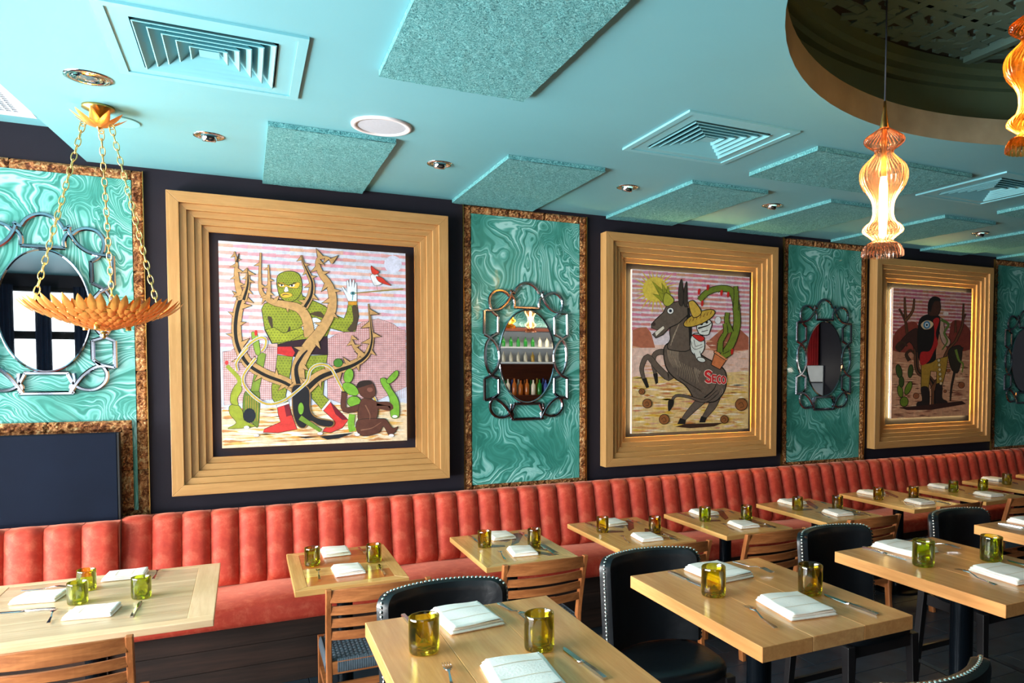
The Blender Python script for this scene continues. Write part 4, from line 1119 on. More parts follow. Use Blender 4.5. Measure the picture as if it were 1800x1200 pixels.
def chain(parent, a, b, name='chain', step=0.034):
    a, b = Vector(a), Vector(b); n = int((b-a).length/step); m_ = MB(); d = (b-a)/n; ax = d.normalized()
    s1 = ax.cross(Vector((0, 1, 0))).normalized(); s2 = ax.cross(s1).normalized()
    for i in range(n):
        c = a+d*(i+0.5); sd = s1 if i % 2 else s2
        lk = [c+ax*cos(2*pi*k/12)*step*0.66+sd*sin(2*pi*k/12)*0.0105 for k in range(13)]
        m_.tube(lk, 0.0026, 5, False)
    build(name, m_, 'chain', parent, smooth=True)
for i, a in enumerate((radians(205), radians(275+55), radians(90))):
    chain(t, (0.262*cos(a), 0.262*sin(a), RIMZ-0.005), (0.062*cos(a), 0.062*sin(a), TOPZ-0.02))
lm2 = leaf_mesh(0.112, 0.020, 0.35, 'canopy_leaf')
for i in range(10):
    a = 2*pi*i/10+0.2; link('canopy_leaf', lm2, t, (0.008*cos(a), 0.008*sin(a), TOPZ-0.02), (0, -0.16-0.05*(i % 2), a))
build('canopy_plate', MB().lathe([(0.0005, CZ), (0.065, CZ), (0.065, CZ-0.012), (0.03, CZ-0.03), (0.012, CZ-0.05), (0.012, TOPZ-0.02), (0.0005, TOPZ-0.03)], 32), 'brass', t, smooth=True)
for i in range(3):
    a = (radians(205), radians(330), radians(90))[i]
    build('ring', MB().tube([(0.062*cos(a)+0.011*cos(2*pi*k/14), 0.062*sin(a), TOPZ-0.018+0.011*sin(2*pi*k/14)) for k in range(15)], 0.0022, 5, False), 'chain', t, smooth=True)

# ---------------------------------------------------------------- fluted glass pendants
def pendant(x, y, zb, sc, mat, label, power, zc=3.455):
    t = thing('pendant_lamp', label, 'pendant lamp', (x, y, 0), 0, 'fluted glass pendant lamps')
    H = 0.530*sc
    P = [(0.0, .155), (.02, .156), (.05, .150), (.09, .128), (.115, .085), (.13, .078), (.155, .105), (.19, .146), (.215, .150), (.245, .130), (.275, .095), (.32, .078), (.37, .076), (.42, .082), (.47, .105), (.54, .155), (.60, .176), (.66, .176), (.71, .155), (.76, .105), (.79, .076), (.81, .070), (.83, .076), (.855, .112), (.885, .145), (.915, .148), (.94, .122), (.965, .085), (1.0, .034)]
    P = [(r*0.98*H, zb+z*H) for z, r in P]
    Q = [P[0]]
    for i in range(len(P)-1):
        p0 = P[max(i-1, 0)]; p1 = P[i]; p2 = P[i+1]; p3 = P[min(i+2, len(P)-1)]
        for k in range(1, 6):
            u = k/5; Q.append(tuple(0.5*((2*p1[c])+(p2[c]-p0[c])*u+(2*p0[c]-5*p1[c]+4*p2[c]-p3[c])*u*u+(3*p1[c]-p0[c]-3*p2[c]+p3[c])*u**3) for c in (0, 1)))
    n = 168
    build('glass_shade', MB().lathe([(r, z) for r, z in Q], n, 28, 0.13), mat, t, smooth=True, angle=38)
    zt = zb+H
    build('brass_cone', MB().lathe([(0.019*sc, zt-0.004), (0.0195*sc, zt), (0.014*sc, zt+0.03*sc), (0.009*sc, zt+0.07*sc), (0.005, zt+0.11*sc), (0.0005, zt+0.112*sc)], 28), 'brass', t, smooth=True)
    build('cord', MB().tube([(0, 0, zt+0.10*sc), (0.002, 0, zt+0.5*(zc-zt)), (0, 0, zc)], 0.0035, 8), 'cord', t, smooth=True)
    build('bulb', MB().lathe([(0.0005, zb+0.14*H), (0.014, zb+0.16*H), (0.018, zb+0.3*H), (0.017, zb+0.55*H), (0.012, zb+0.62*H), (0.0005, zb+0.64*H)], 16), 'bulb', t, smooth=True)
    build('socket', MB().lathe([(0.011, zb+0.62*H), (0.011, zt)], 16), 'brass', t, smooth=True)
    build('ceiling_cap', MB().lathe([(0.0005, zc-0.02), (0.045, zc-0.02), (0.05, zc)], 24), 'brass', t, smooth=True)
    point('pendant_glow', (x, y, zb+0.4*H), power*0.6, (1.0, 0.74, 0.46), 0.03)
pendant(2.405, 2.195, EYE+0.463, 1.0, 'pend_glass', 'rose amber fluted glass pendant hanging clear of the round recess edge', 6)
pendant(2.765, 1.809, EYE+0.845, 1.0, 'pend_amber', 'amber fluted glass pendant cut off by the right edge of view', 6)
pendant(3.46, 0.26, EYE+0.55, 1.0, 'pend_amber', 'amber fluted pendant behind the viewer, seen left in the middle mirror', 6)
pendant(3.80, 0.20, EYE+0.50, 1.0, 'pend_glass', 'rose amber fluted pendant behind the viewer, seen right in the middle mirror', 6)

# ---------------------------------------------------------------- back bar opposite the pictures (seen in the mirrors)
BY = YF
t = thing('back_bar', 'white lit bottle shelves of the bar, seen only in the middle mirror', 'shelving', (5.45, BY, 0))
for z in (EYE+0.09, EYE+0.38): build('shelf', MB().box(-1.55, 1.55, 0.0, 0.32, z-0.03, z), 'shelf_white', t)
build('back_panel', MB().box(-1.55, 1.55, 0.0, 0.02, EYE+0.05, EYE+0.68), 'shelf_white', t)
build('cornice', MB().box(-1.6, 1.6, 0.0, 0.34, EYE+0.68, EYE+0.74), 'bar_wood', t)
build('lower_shelf', MB().box(-1.6, 1.6, 0.0, 0.40, EYE-0.60, EYE-0.55), 'bar_wood', t)
build('lower_panel', MB().box(-1.6, 1.6, 0.0, 0.02, EYE-0.55, EYE+0.05), 'bar_wood', t)
build('cabinet', MB().box(-1.6, 1.6, 0.0, 0.42, 0, EYE-0.60), 'bar_wood', t)
tag(build('bar_wallpaper', MB().box(-1.7, 1.7, 0.0, 0.01, EYE+0.78, 3.0), 'marble', None, loc=(5.45, BY+0.004, 0)), 'malachite wallpaper above the bar shelves, seen in the mirrors', 'wallpaper')
area('bar_shelf_light', (5.45, BY+0.55, EYE+0.85), (0, -0.5, -1), 2.8, 0.1, 30, (1.0, 0.86, 0.66))
BM = []
NTH = ordn+['tenth', 'eleventh', 'twelfth', 'thirteenth', 'fourteenth', 'fifteenth', 'sixteenth', 'seventeenth', 'eighteenth', 'nineteenth']
for i, (c, nm) in enumerate((((30, 120, 40), 'green'), ((170, 90, 30), 'amber'), ((225, 215, 190), 'pale'), ((40, 34, 30), 'dark'), ((60, 80, 150), 'blue'), ((190, 150, 60), 'gold'))):
    M['bott_'+nm] = plain(nm+'_bottle_glass', c, 0.12, var=0.1)
    bm_ = MB().lathe([(0.0005, 0), (0.040, 0.0), (0.042, 0.01), (0.042, 0.17), (0.034, 0.20), (0.016, 0.23), (0.014, 0.285), (0.016, 0.29), (0.0005, 0.292)], 14).mesh('bottle', 'bott_'+nm, True)
    BM.append((nm, bm_))
r5 = random.Random(4)
for row, (z, sp, cnt, y) in enumerate(((EYE+0.38, 0.15, 16, 0.16), (EYE+0.09, 0.15, 16, 0.16), (EYE-0.55, 0.13, 19, 0.10), (EYE-0.55, 0.13, 18, 0.24))):
    for i in range(cnt):
        k = (2 if i > 11 else (r5.choice((2, 2, 1, 5)))) if row == 0 else r5.choice((2, 5, 2, 1, 2)) if row == 1 else r5.choice((3, 1, 0, 2, 4, 3, 5))
        if row == 0 and i < 6: k = 0
        nm, me = BM[k]; s_ = 0.85 if row < 2 else 1.05
        o = link('bottle', me, None, (5.45+(i-(cnt-1)/2)*sp+(0.06 if row == 3 else 0), BY+y, z+0.001)); o.scale = (s_, s_, s_*(0.9+0.15*r5.random() if row > 1 else 0.78))
        tag(o, f'{nm} bottle, {NTH[i]} from the left on the {("top shelf", "second shelf", "lowest shelf, back row", "lowest shelf, front row")[row]} reflected in the mirror', 'bottle', f'bottles on the {("top", "second", "lowest", "lowest")[row]} bar shelf')
# red curtain and kitchen pass at the far right wall (seen in the third mirror)
m_ = MB(); m_.grid(lambda u, v: (0.05+0.04*sin(u*50), 0.62*u, 1.86+1.14*v), 90, 2)
tag(build('curtain', m_, 'curtain', None, smooth=True, loc=(XR-0.12, -3.12, 0)), 'red curtain on the far right wall, seen in the third mirror', 'curtain')

t = thing('kitchen_pass', 'steel kitchen pass with shelf under the red curtain, seen in the third mirror', 'counter', (XR-0.35, -2.8, 0))
build('worktop', MB().cham(-0.3, 0.3, -0.32, 0.42, 0.95, 1.0, 0.004), 'steel', t)
build('overshelf', MB().cham(-0.1, 0.3, -0.32, 0.42, 1.45, 1.48, 0.004), 'steel', t)
build('splashback', MB().box(0.3, 0.32, -0.32, 0.42, 1.0, 1.85), 'shelf_white', t)
build('cabinet', MB().box(-0.26, 0.3, -0.30, 0.40, 0.0, 0.95), 'steel', t)
point('pass_fill', (XR-0.7, -2.7, 1.75), 7, (1.0, 0.9, 0.72), 0.05)  # added fill so the pass shows lit in the mirror, no fixture here

# heavy navy drapes at the street window behind the viewer (seen in the left mirror)
for i, x in enumerate((-3.2, -2.75, -2.28, -1.8, -1.3, -0.8)):
    m_ = MB(); m_.grid(lambda u, v: (0.2*u, 0.03*sin(u*19+i), 0.25+2.75*v), 24, 2)
    tag(build('drape', m_, 'drape', None, smooth=True, loc=(x, YF+0.22, 0)), f'navy drape, {ordn[i]} at the street window seen in the left mirror', 'curtain', 'navy drapes at the street window')
# ---------------------------------------------------------------- the three painted canvases
def in_poly(p, P):
    x, y = p; c = False; n = len(P); j = n-1
    for i in range(n):
        if (P[i][1] > y) != (P[j][1] > y) and x < (P[j][0]-P[i][0])*(y-P[i][1])/(P[j][1]-P[i][1])+P[i][0]: c = not c
        j = i
    return c
class Pic:
    """flat paint: polygons and brush strokes on a canvas of w x h metres, drawn in sketch coordinates whose corners are given"""
    def __init__(s, x0, z0, w, h, corners):
        s.w, s.h, s.x0, s.z0 = w, h, x0, z0
        (x1, y1), (x2, y2), (x3, y3), (x4, y4) = corners      # TL TR BR BL
        A = []; B = []
        for (u, v), (X, Y) in zip(corners, ((0, 1), (1, 1), (1, 0), (0, 0))):
            A.append([u, v, 1, 0, 0, 0, -u*X, -v*X]); B.append(X); A.append([0, 0, 0, u, v, 1, -u*Y, -v*Y]); B.append(Y)
        n = 8
        for i in range(n):
            p = max(range(i, n), key=lambda r: abs(A[r][i])); A[i], A[p] = A[p], A[i]; B[i], B[p] = B[p], B[i]
            for r in range(n):
                if r != i:
                    f = A[r][i]/A[i][i]; A[r] = [a-f*b for a, b in zip(A[r], A[i])]; B[r] -= f*B[i]
        s.H = [B[i]/A[i][i] for i in range(n)]+[1]
        s.v = []; s.f = []; s.c = []; s.k = 0; s.r = random.Random(12)
    def T(s, p):
        u, v = p; H = s.H; d = H[6]*u+H[7]*v+1
        X = (H[0]*u+H[1]*v+H[2])/d; Y = (H[3]*u+H[4]*v+H[5])/d
        return (min(1, max(0, X))*s.w, min(1, max(0, Y))*s.h)
    def _add(s, pts, tris, col):
        y = -0.0004-s.k*0.00002; o = len(s.v)
        s.v += [(x, y, z) for x, z in pts]
        for t in tris:
            a, b, c = (pts[t[0]], pts[t[1]], pts[t[2]])
            ar = (b[0]-a[0])*(c[1]-a[1])-(b[1]-a[1])*(c[0]-a[0])
            s.f.append(tuple(o+i for i in (t if ar > 0 else t[::-1]))); s.c.append(lin(col))
    def npoly(s, col, P, up_=True):
        pts = [(u*s.w, (1-v)*s.h) for u, v in P]; s.k += up_
        s._add(pts, tessellate_polygon([[Vector((a, b, 0)) for a, b in pts]]), col)
    def poly(s, col, P, smooth=False, line=None, lw=4):
        if smooth: P = [tuple(q)[:2] for q in catmull([(a, b, 0) for a, b in P], 4, True)]
        pts = [s.T(p) for p in P]; s.k += 1
        s._add(pts, tessellate_polygon([[Vector((a, b, 0)) for a, b in pts]]), col)
        if line: s.stroke(line, lw, list(P)+[P[0]], False)
    def stroke(s, col, w, P, smooth=True, taper=None, up_=True, off=0):
        Q = [Vector(q) for q in (catmull([(a, b, 0) for a, b in P], 4) if smooth and len(P) > 2 else [(a, b, 0) for a, b in P])]
        L = []; R_ = []; n = len(Q)
        for i, p in enumerate(Q):
            d = (Q[min(i+1, n-1)]-Q[max(i-1, 0)]); d = d.normalized() if d.length > 1e-9 else Vector((1, 0, 0)); nn = Vector((-d.y, d.x, 0))
            t = i/(n-1); ww = (w if taper is None else w+(taper-w)*t)/2
            pc = p+nn*off*(ww*2)
            L.append(s.T((pc+nn*ww)[:2])); R_.append(s.T((pc-nn*ww)[:2]))
        s.k += up_; tr = []
        for i in range(n-1): tr += [(i, i+1, n+i+1), (i, n+i+1, n+i)]
        s._add(L+R_, tr, col)
    def ell(s, col, cx, cy, rx, ry, rot=0, line=None, lw=4):
        P = [(cx+rx*cos(a)*cos(rot)-ry*sin(a)*sin(rot), cy+rx*cos(a)*sin(rot)+ry*sin(a)*cos(rot)) for a in [2*pi*i/20 for i in range(20)]]
        s.poly(col, P, False, line, lw)
    def branch(s, P, w, taper, tan=(196, 150, 92), shade=True, thorns=0, tl=46):
        s.stroke((40, 26, 16), w+7, P, True, taper+6); s.stroke(tan, w, P, True, taper)
        if shade: s.stroke((24, 20, 18), w*0.42, P, True, taper*0.3, off=0.22)
        Q = catmull([(a, b, 0) for a, b in P], 6); n = len(Q)
        for i in range(thorns):
            t = (i+0.6)/thorns; k = min(n-2, int(t*(n-1))); p = Q[k]; d = (Q[k+1]-Q[k]).normalized(); nn = Vector((-d.y, d.x, 0))*(1 if i % 2 else -1)
            ww = (w+(taper-w)*t)/2; b = p+nn*ww*0.8; L = tl*s.r.uniform(.8, 1.3)
            tri = [(b+d*L*.33)[:2], (b+nn*L-d*L*0.35)[:2], (b-d*L*.33)[:2]]
            s.poly((34, 24, 16), [(b+d*L*.42)[:2], (b+nn*L*1.16-d*L*0.4)[:2], (b-d*L*.42)[:2]]); s.poly(tan, tri)
    def marks(s, P, step, col, w, ln):
        xs = [p[0] for p in P]; ys = [p[1] for p in P]; y = min(ys); r_ = 0; s.k += 1
        while y < max(ys):
            x = min(xs)+(step/2 if r_ % 2 else 0)
            while x < max(xs):
                if in_poly((x, y), P) and in_poly((x+ln, y), P): s.stroke(col, w, [(x, y), (x+ln*.5, y+ln*.7), (x+ln, y)], False, None, False)
                x += step
            y += step*0.85; r_ += 1
    def stripes(s, v0, v1, n, col, h, base):
        for i in range(n):
            v = v0+(v1-v0)*i/(n-1); s.k += 1; m_ = 14
            for j in range(m_):
                a, b = j/m_, (j+1)/m_; q = s.r.uniform(-.35, .35); cc = tuple(c+(bb-c)*s.r.uniform(0, .45) for c, bb in zip(col, base))
                s.npoly(cc, [(a, v-h*(1+q)/2), (b, v-h*(1-q)/2), (b, v+h*(1-q*.5)/2), (a, v+h*(1+q*.5)/2)], False)
    def ground(s, v0, cols, n, ln=0.12):
        for i in range(n):
            s.k += (i % 12 == 0)
            u = s.r.random(); v = v0+(0.995-v0)*s.r.random(); l_ = ln*s.r.uniform(.4, 1.5); h = s.r.uniform(.002, .008)
            s.npoly(s.r.choice(cols), [(max(0, u-l_/2), v), (u, v-h), (min(1, u+l_/2), v+h*.3), (u, v+h)], False)
    def done(s, label, name='painting'):
        t = thing(name, label, 'painting', (s.x0, 5.068, s.z0), 0, 'painted canvases in gold frames')
        build('canvas', MB().box(0, s.w, 0, 0.028, 0, s.h), 'canvas_edge', t)
        me = bpy.data.meshes.new('painted_picture'); me.from_pydata(s.v, [], s.f); me.materials.append(M['paint'])
        ca = me.color_attributes.new('paint', 'FLOAT_COLOR', 'CORNER')
        dat = []
        for c in s.c: dat += list(c)*3
        ca.data.foreach_set('color', dat); link('painted_picture', me, t)
        # warm strip light fixed to the rear edge of the canvas, and its mount
        build('mount', MB().box(0.1, s.w-0.1, 0.028, 0.062, 0.1, s.h-0.1), 'black', t)
        return t

# ---- first canvas : masked green wrestler in the thorn tree
p = Pic(-0.134, EYE-0.515, 1.142, 1.292, [(65, 120), (1710, 225), (1730, 1870), (115, 1935)])
base = (206, 210, 228)
p.npoly(base, [(0, 0), (1, 0), (1, 1), (0, 1)])
p.stripes(0.02, 0.50, 15, (226, 152, 150), 0.016, base)
p.npoly((232, 206, 170), [(0, .82), (.4, .80), (1, .80), (1, 1), (0, 1)])
mt = [(1020, 990), (1100, 940), (1200, 915), (1270, 870), (1330, 830), (1400, 820), (1470, 800), (1560, 830), (1610, 850), (1660, 890), (1712, 900), (1722, 1400), (1300, 1600), (1030, 1500)]
p.poly((214, 176, 178), mt, False, (70, 40, 40), 3); ml = [(110, 1095), (180, 1085), (300, 1010), (430, 1020), (590, 1060), (600, 1500), (130, 1560)]
p.poly((216, 186, 188), ml, False, (90, 60, 60), 3)
p.k += 1
for u in range(110, 1720, 17):
    top = next((v for v in range(780, 1500, 8) if in_poly((u, v), mt) or in_poly((u, v), ml)), None)
    if top: p.stroke((176, 96, 96), 4, [(u, top), (u+4, min(1520, top+600))], False, 2, False)
for v in range(850, 1520, 19):
    for a, b in ((1030, 1715), (120, 595)):
        us = [u for u in range(a, b, 12) if in_poly((u, v), mt) or in_poly((u, v), ml)]
        if len(us) > 2: p.stroke((180, 104, 100), 3.5, [(us[0], v), (us[-1], v-3)], False, None, False)
p.ell((214, 214, 236), 1600, 320, 78, 76)
p.ground(.80, [(216, 150, 70), (236, 214, 180), (190, 130, 80), (240, 226, 200), (226, 176, 96), (246, 238, 222)], 260)
G = (146, 154, 44); GD = (62, 74, 22); Y_ = (216, 176, 54); OL = (30, 30, 18)
# cacti at the left
p.poly((150, 160, 44), [(165, 1765), (235, 1715), (180, 1640), (175, 1570), (235, 1550), (290, 1610), (305, 1690), (400, 1745)], True, OL)
p.poly((156, 166, 48), [(185, 1540), (190, 1450), (240, 1370), (285, 1420), (245, 1500), (250, 1560)], True, OL); p.stroke((150, 160, 46), 40, [(250, 1400), (255, 1330), (150, 1215)], True, 34); p.ell((214, 60, 60), 148, 1190, 16, 18)
p.poly((104, 124, 44), [(295, 1490), (330, 1430), (420, 1440), (440, 1480), (428, 1740), (380, 1720), (300, 1650)], True, OL)
p.poly((128, 150, 52), [(358, 1440), (420, 1120), (455, 1100), (490, 1115), (430, 1440)], False, OL); p.poly((140, 166, 60), [(360, 940), (388, 920), (412, 935), (440, 1100), (398, 1110)], True, OL); p.ell((206, 40, 40), 400, 930, 13, 26)
for k in range(6): p.stroke((196, 150, 60), 4, [(320+k*20, 1480), (318+k*20, 1700)], False)
p.ell((22, 28, 40), 350, 1650, 54, 64)
# body
torso = [(448, 720), (470, 675), (560, 632), (690, 640), (800, 600), (900, 645), (1000, 690), (1100, 775), (1170, 800), (1195, 740), (1205, 680), (1285, 680), (1300, 780), (1270, 915), (1170, 918), (1050, 885), (1020, 960), (1028, 1115), (590, 1110), (590, 1020), (540, 1022), (478, 905)]
p.poly(G, torso, False, OL, 6)
p.poly((70, 52, 40), [(500, 790), (540, 800), (560, 900), (660, 925), (690, 870), (700, 910), (640, 980), (590, 985), (540, 900)], True)
p.poly((74, 56, 42), [(1240, 700), (1280, 690), (1296, 790), (1266, 905), (1200, 900), (1250, 820)], True); p.poly((80, 60, 40), [(870, 760), (960, 740), (1010, 800), (960, 790)], True)
p.poly((160, 166, 46), [(482, 900), (545, 1022), (700, 1000), (832, 930), (800, 880), (640, 930), (560, 880)], False, OL, 5)
p.marks(torso, 27, GD, 4, 12)
p.poly((46, 20, 34), [(590, 1030), (700, 1000), (1025, 955), (1030, 1118), (890, 1118), (760, 1140), (588, 1112)], False, OL)
p.poly((200, 44, 44), [(590, 1050), (710, 1048), (742, 1100), (722, 1140), (588, 1112)])
for lg in ([(588, 1122), (722, 1138), (700, 1290), (662, 1480), (692, 1545), (590, 1572), (545, 1500), (540, 1400), (575, 1250)], [(838, 1130), (1026, 1120), (1002, 1300), (990, 1470), (1056, 1528), (982, 1602), (892, 1500), (880, 1400), (822, 1300)]):
    p.poly((142, 152, 46), lg, False, OL, 5); p.marks(lg, 27, GD, 4, 12)
for bt in ([(590, 1572), (692, 1548), (720, 1650), (765, 1770), (600, 1802), (468, 1797), (480, 1768), (620, 1708), (600, 1640)], [(988, 1604), (1052, 1530), (1112, 1592), (1212, 1690), (1160, 1760), (1060, 1802), (988, 1792), (1000, 1768), (1092, 1700), (1032, 1642)]):
    p.poly((214, 58, 52), bt, False, OL, 5)
p.poly((120, 24, 40), [(650, 1560), (692, 1548), (716, 1650), (670, 1660)]); p.poly((110, 20, 38), [(1052, 1530), (1112, 1592), (1210, 1688), (1160, 1690), (1100, 1640)])
p.poly((238, 236, 232), [(584, 1560), (690, 1528), (694, 1548), (590, 1582)], False, OL, 3); p.poly((238, 236, 232), [(974, 1600), (1046, 1512), (1060, 1530), (990, 1612)], False, OL, 3)
# head
p.poly((132, 140, 42), [(690, 640), (790, 560), (835, 690), (740, 700)], False, OL, 4)
hd = [(578, 490), (588, 425), (645, 392), (720, 388), (778, 420), (800, 500), (795, 565), (762, 625), (700, 655), (640, 642), (602, 600), (586, 540)]
p.poly(G, hd, True, OL, 6); p.marks(hd, 22, GD, 4, 10)
p.poly(Y_, [(586, 492), (630, 486), (680, 512), (740, 486), (782, 488), (765, 535), (700, 535), (676, 528), (630, 530), (598, 522)], True, OL, 4)
p.poly((236, 230, 236), [(602, 504), (640, 506), (636, 520), (606, 518)]); p.poly((236, 230, 236), [(690, 508), (738, 502), (730, 522), (694, 522)]); p.ell((20, 20, 24), 622, 511, 8, 8); p.ell((20, 20, 24), 712, 512, 9, 9)
p.stroke((24, 20, 16), 9, [(592, 494), (640, 503), (655, 510)], True, 4); p.stroke((24, 20, 16), 9, [(684, 510), (735, 494), (752, 490)], True, 4)
p.poly((222, 218, 232), [(655, 520), (672, 524), (684, 562), (655, 572), (640, 560)], False, OL, 3)
p.poly(Y_, [(612, 590), (650, 572), (708, 582), (712, 606), (660, 622), (622, 612)], True, OL, 3); p.stroke((80, 30, 60), 9, [(628, 598), (655, 590), (690, 596)], True, 5)
# gloves
p.poly((222, 228, 240), [(1205, 648), (1180, 590), (1150, 530), (1160, 520), (1196, 570), (1192, 470), (1206, 462), (1214, 520), (1216, 452), (1232, 452), (1236, 520), (1246, 458), (1260, 462), (1258, 530), (1268, 482), (1280, 490), (1282, 600), (1282, 650)], False, OL, 3)
p.ell((70, 150, 160), 1247, 578, 20, 13, 0, OL, 3); p.ell((16, 40, 60), 1247, 578, 8, 8); p.stroke((70, 150, 160), 8, [(1247, 590), (1243, 640)], False)
p.poly((200, 140, 40), [(1205, 650), (1285, 648), (1282, 684), (1205, 682)], False, OL, 3)
p.poly((226, 232, 242), [(800, 882), (850, 830), (905, 792), (955, 808), (972, 835), (945, 900), (850, 932)], True, OL, 4)
for k in range(4): p.stroke((60, 70, 90), 3, [(868+k*16, 868+k*6), (930+k*8, 830+k*16)], False)
# thorn tree
TN_ = (194, 150, 96)
p.branch([(300, 560+40), (270, 640), (240, 750), (228, 900), (250, 1040), (330, 1190), (480, 1290), (660, 1360), (780, 1440)], 79, 90, TN_, True, 13, 58)
p.branch([(270, 640), (232, 480), (224, 380), (226, 300), (205, 215)], 58, 8, TN_, False, 7, 44); p.branch([(228, 310), (240, 270), (248, 232)], 16, 4, (60, 44, 30), False)
p.branch([(285, 640), (320, 520), (325, 430), (318, 358)], 64, 8, TN_, True, 7, 44)
p.branch([(870, 960), (840, 800), (770, 712), (660, 682), (560, 662), (490, 625), (440, 560), (430, 420), (436, 225)], 94, 12, TN_, False, 7, 44)
p.branch([(500, 630), (512, 520), (504, 330)], 46, 8, TN_, False, 5, 40)
p.branch([(820, 700), (875, 600), (885, 490), (850, 400), (812, 320), (790, 245)], 66, 10, TN_, True, 7, 44)
p.branch([(790, 1440), (770, 1240), (850, 1060), (960, 920), (1050, 760), (1068, 620), (1040, 510), (968, 410), (935, 330), (950, 270), (1030, 270), (1060, 318)], 122, 8, TN_, False, 15, 58)
p.stroke((22, 20, 24), 44, [(790, 1440), (752, 1250), (800, 1140), (850, 1080)], True, 12)
p.branch([(830, 1420), (960, 1310), (1120, 1250), (1260, 1200), (1370, 1120), (1412, 1000), (1405, 880), (1385, 670)], 112, 10, TN_, True, 12, 58)
p.branch([(1340, 1130), (1270, 1060), (1240, 1000), (1240, 950)], 43, 8, TN_, False, 4, 40)
p.poly((26, 24, 30), [(720, 1400), (800, 1380), (870, 1430), (880, 1600), (940, 1670), (1080, 1700), (1060, 1750), (960, 1740), (880, 1700), (830, 1760), (770, 1740), (730, 1640), (720, 1520)], True, (150, 110, 60), 8)
# lasso
LS = (206, 172, 66)
for P_ in ([(225, 1200), (270, 1120), (340, 1030), (430, 972), (485, 985), (480, 1050), (450, 1090)], [(240, 1260), (235, 1180), (330, 1060)], [(400, 1150), (300, 1290), (300, 1380), (380, 1480), (500, 1550), (640, 1525), (770, 1430), (850, 1350), (880, 1250), (955, 1205), (1050, 1230), (1120, 1350), (1172, 1445)], [(1205, 1468), (1340, 1460), (1435, 1495), (1450, 1580), (1380, 1650), (1300, 1690), (1275, 1790)]):
    p.stroke((232, 236, 246), 26, P_); p.stroke((90, 70, 20), 18, P_); p.stroke(LS, 13, P_)
# right cacti
CG = (120, 172, 52)
p.poly(CG, [(1585, 1660), (1572, 1500), (1505, 1385), (1492, 1330), (1542, 1330), (1592, 1420), (1652, 1520), (1655, 1662)], True, OL); p.poly(CG, [(1545, 1345), (1620, 1262), (1650, 1270), (1638, 1318), (1575, 1372)], True, OL)
p.ell((70, 124, 40), 1120, 1190, 40, 38, 0, OL); p.ell(CG, 1212, 1305, 42, 66, 0.2, OL); p.ell(CG, 1230, 1420, 80, 46, 0.6, OL); p.ell(CG, 1260, 1530, 60, 48, 0, OL); p.stroke(CG, 54, [(1245, 1640), (1235, 1720), (1250, 1790)], True, 60)
p.ell(CG, 797, 1590, 26, 54, 0, OL); p.stroke((110, 140, 44), 44, [(790, 1668), (870, 1720), (970, 1785)], True, 30)
# seated brown figure
BR = (92, 52, 40); BD = (52, 28, 24)
p.stroke(OL, 60, [(1340, 1570), (1180, 1600), (1172, 1440)], True, 44); p.stroke(BR, 50, [(1340, 1570), (1180, 1600), (1172, 1450)], True, 40)
p.poly(BR, [(1325, 1510), (1440, 1520), (1470, 1560), (1450, 1690), (1300, 1700)], True, OL, 4)
p.stroke(BR, 44, [(1430, 1560), (1580, 1590), (1560, 1550), (1460, 1550)], True, 34)
p.poly(BR, [(1300, 1690), (1285, 1780), (1350, 1832), (1480, 1800), (1520, 1745), (1580, 1832), (1650, 1750), (1600, 1760), (1545, 1690), (1500, 1678)], True, OL, 4)
p.poly(BR, [(1290, 1410), (1300, 1370), (1400, 1352), (1440, 1400), (1446, 1470), (1400, 1505), (1325, 1480)], True, OL, 4); p.poly((44, 30, 26), [(1280, 1400), (1310, 1352), (1400, 1345), (1420, 1372), (1380, 1385), (1300, 1410)], True)
p.ell((130, 80, 66), 1400, 1425, 26, 20); p.stroke((140, 96, 76), 10, [(1360, 1560), (1400, 1640), (1400, 1690)], True, 4); p.stroke((140, 96, 76), 10, [(1320, 1780), (1420, 1760), (1500, 1710)], True, 4)
p.poly((24, 26, 34), [(760, 1835), (840, 1850), (1000, 1830), (1260, 1800), (1130, 1850), (1030, 1862), (960, 1835)])
for (a, b) in ((410, 1822), (325, 1752), (965, 1808), (1290, 1818), (1620, 1660), (1590, 1826)): p.ell((240, 240, 246), a, b, 24, 13, 0, (90, 90, 90), 2)
# bird
p.stroke((150, 130, 60), 8, [(1262, 578), (1450, 560), (1690, 540)], False, 12)
p.poly((232, 230, 236), [(1402, 420), (1450, 405), (1500, 470), (1490, 500), (1440, 510), (1415, 470)], True, OL, 3); p.poly((206, 52, 36), [(1450, 430), (1500, 440), (1545, 480), (1585, 510), (1520, 495), (1470, 470)], True, OL, 3)
p.poly((206, 52, 36), [(1405, 335), (1440, 365), (1475, 385), (1470, 402), (1438, 415), (1412, 395)], True, OL, 3); p.stroke((150, 130, 60), 4, [(1455, 505), (1462, 550)], False)
p.done('painting of a green masked wrestler tangled in a thorny tree')

# ---- second canvas : rearing donkey with a small skeleton rider
p = Pic(2.793, EYE-0.540, 1.167, 1.320, [(185, 243), (720, 279), (720, 973), (183, 994)])
base = (222, 208, 216)
p.npoly(base, [(0, 0), (1, 0), (1, 1), (0, 1)]); p.stripes(0.015, 0.36, 13, (204, 120, 124), 0.016, base)
p.npoly((226, 190, 176), [(0, .46), (1, .44), (1, .72), (0, .72)]); p.npoly((224, 190, 130), [(0, .66), (1, .62), (1, 1), (0, 1)])
p.poly((176, 104, 78), [(187, 520), (215, 508), (250, 506), (270, 530), (290, 600), (187, 600)]); p.poly((170, 96, 72), [(520, 580), (560, 545), (600, 512), (650, 530), (680, 518), (718, 552), (718, 610), (560, 620)])
p.ground(.42, [(206, 140, 110), (232, 206, 190), (214, 164, 130)], 150); p.ground(.62, [(214, 170, 60), (232, 200, 110), (190, 120, 60), (240, 224, 190), (204, 150, 90)], 260)
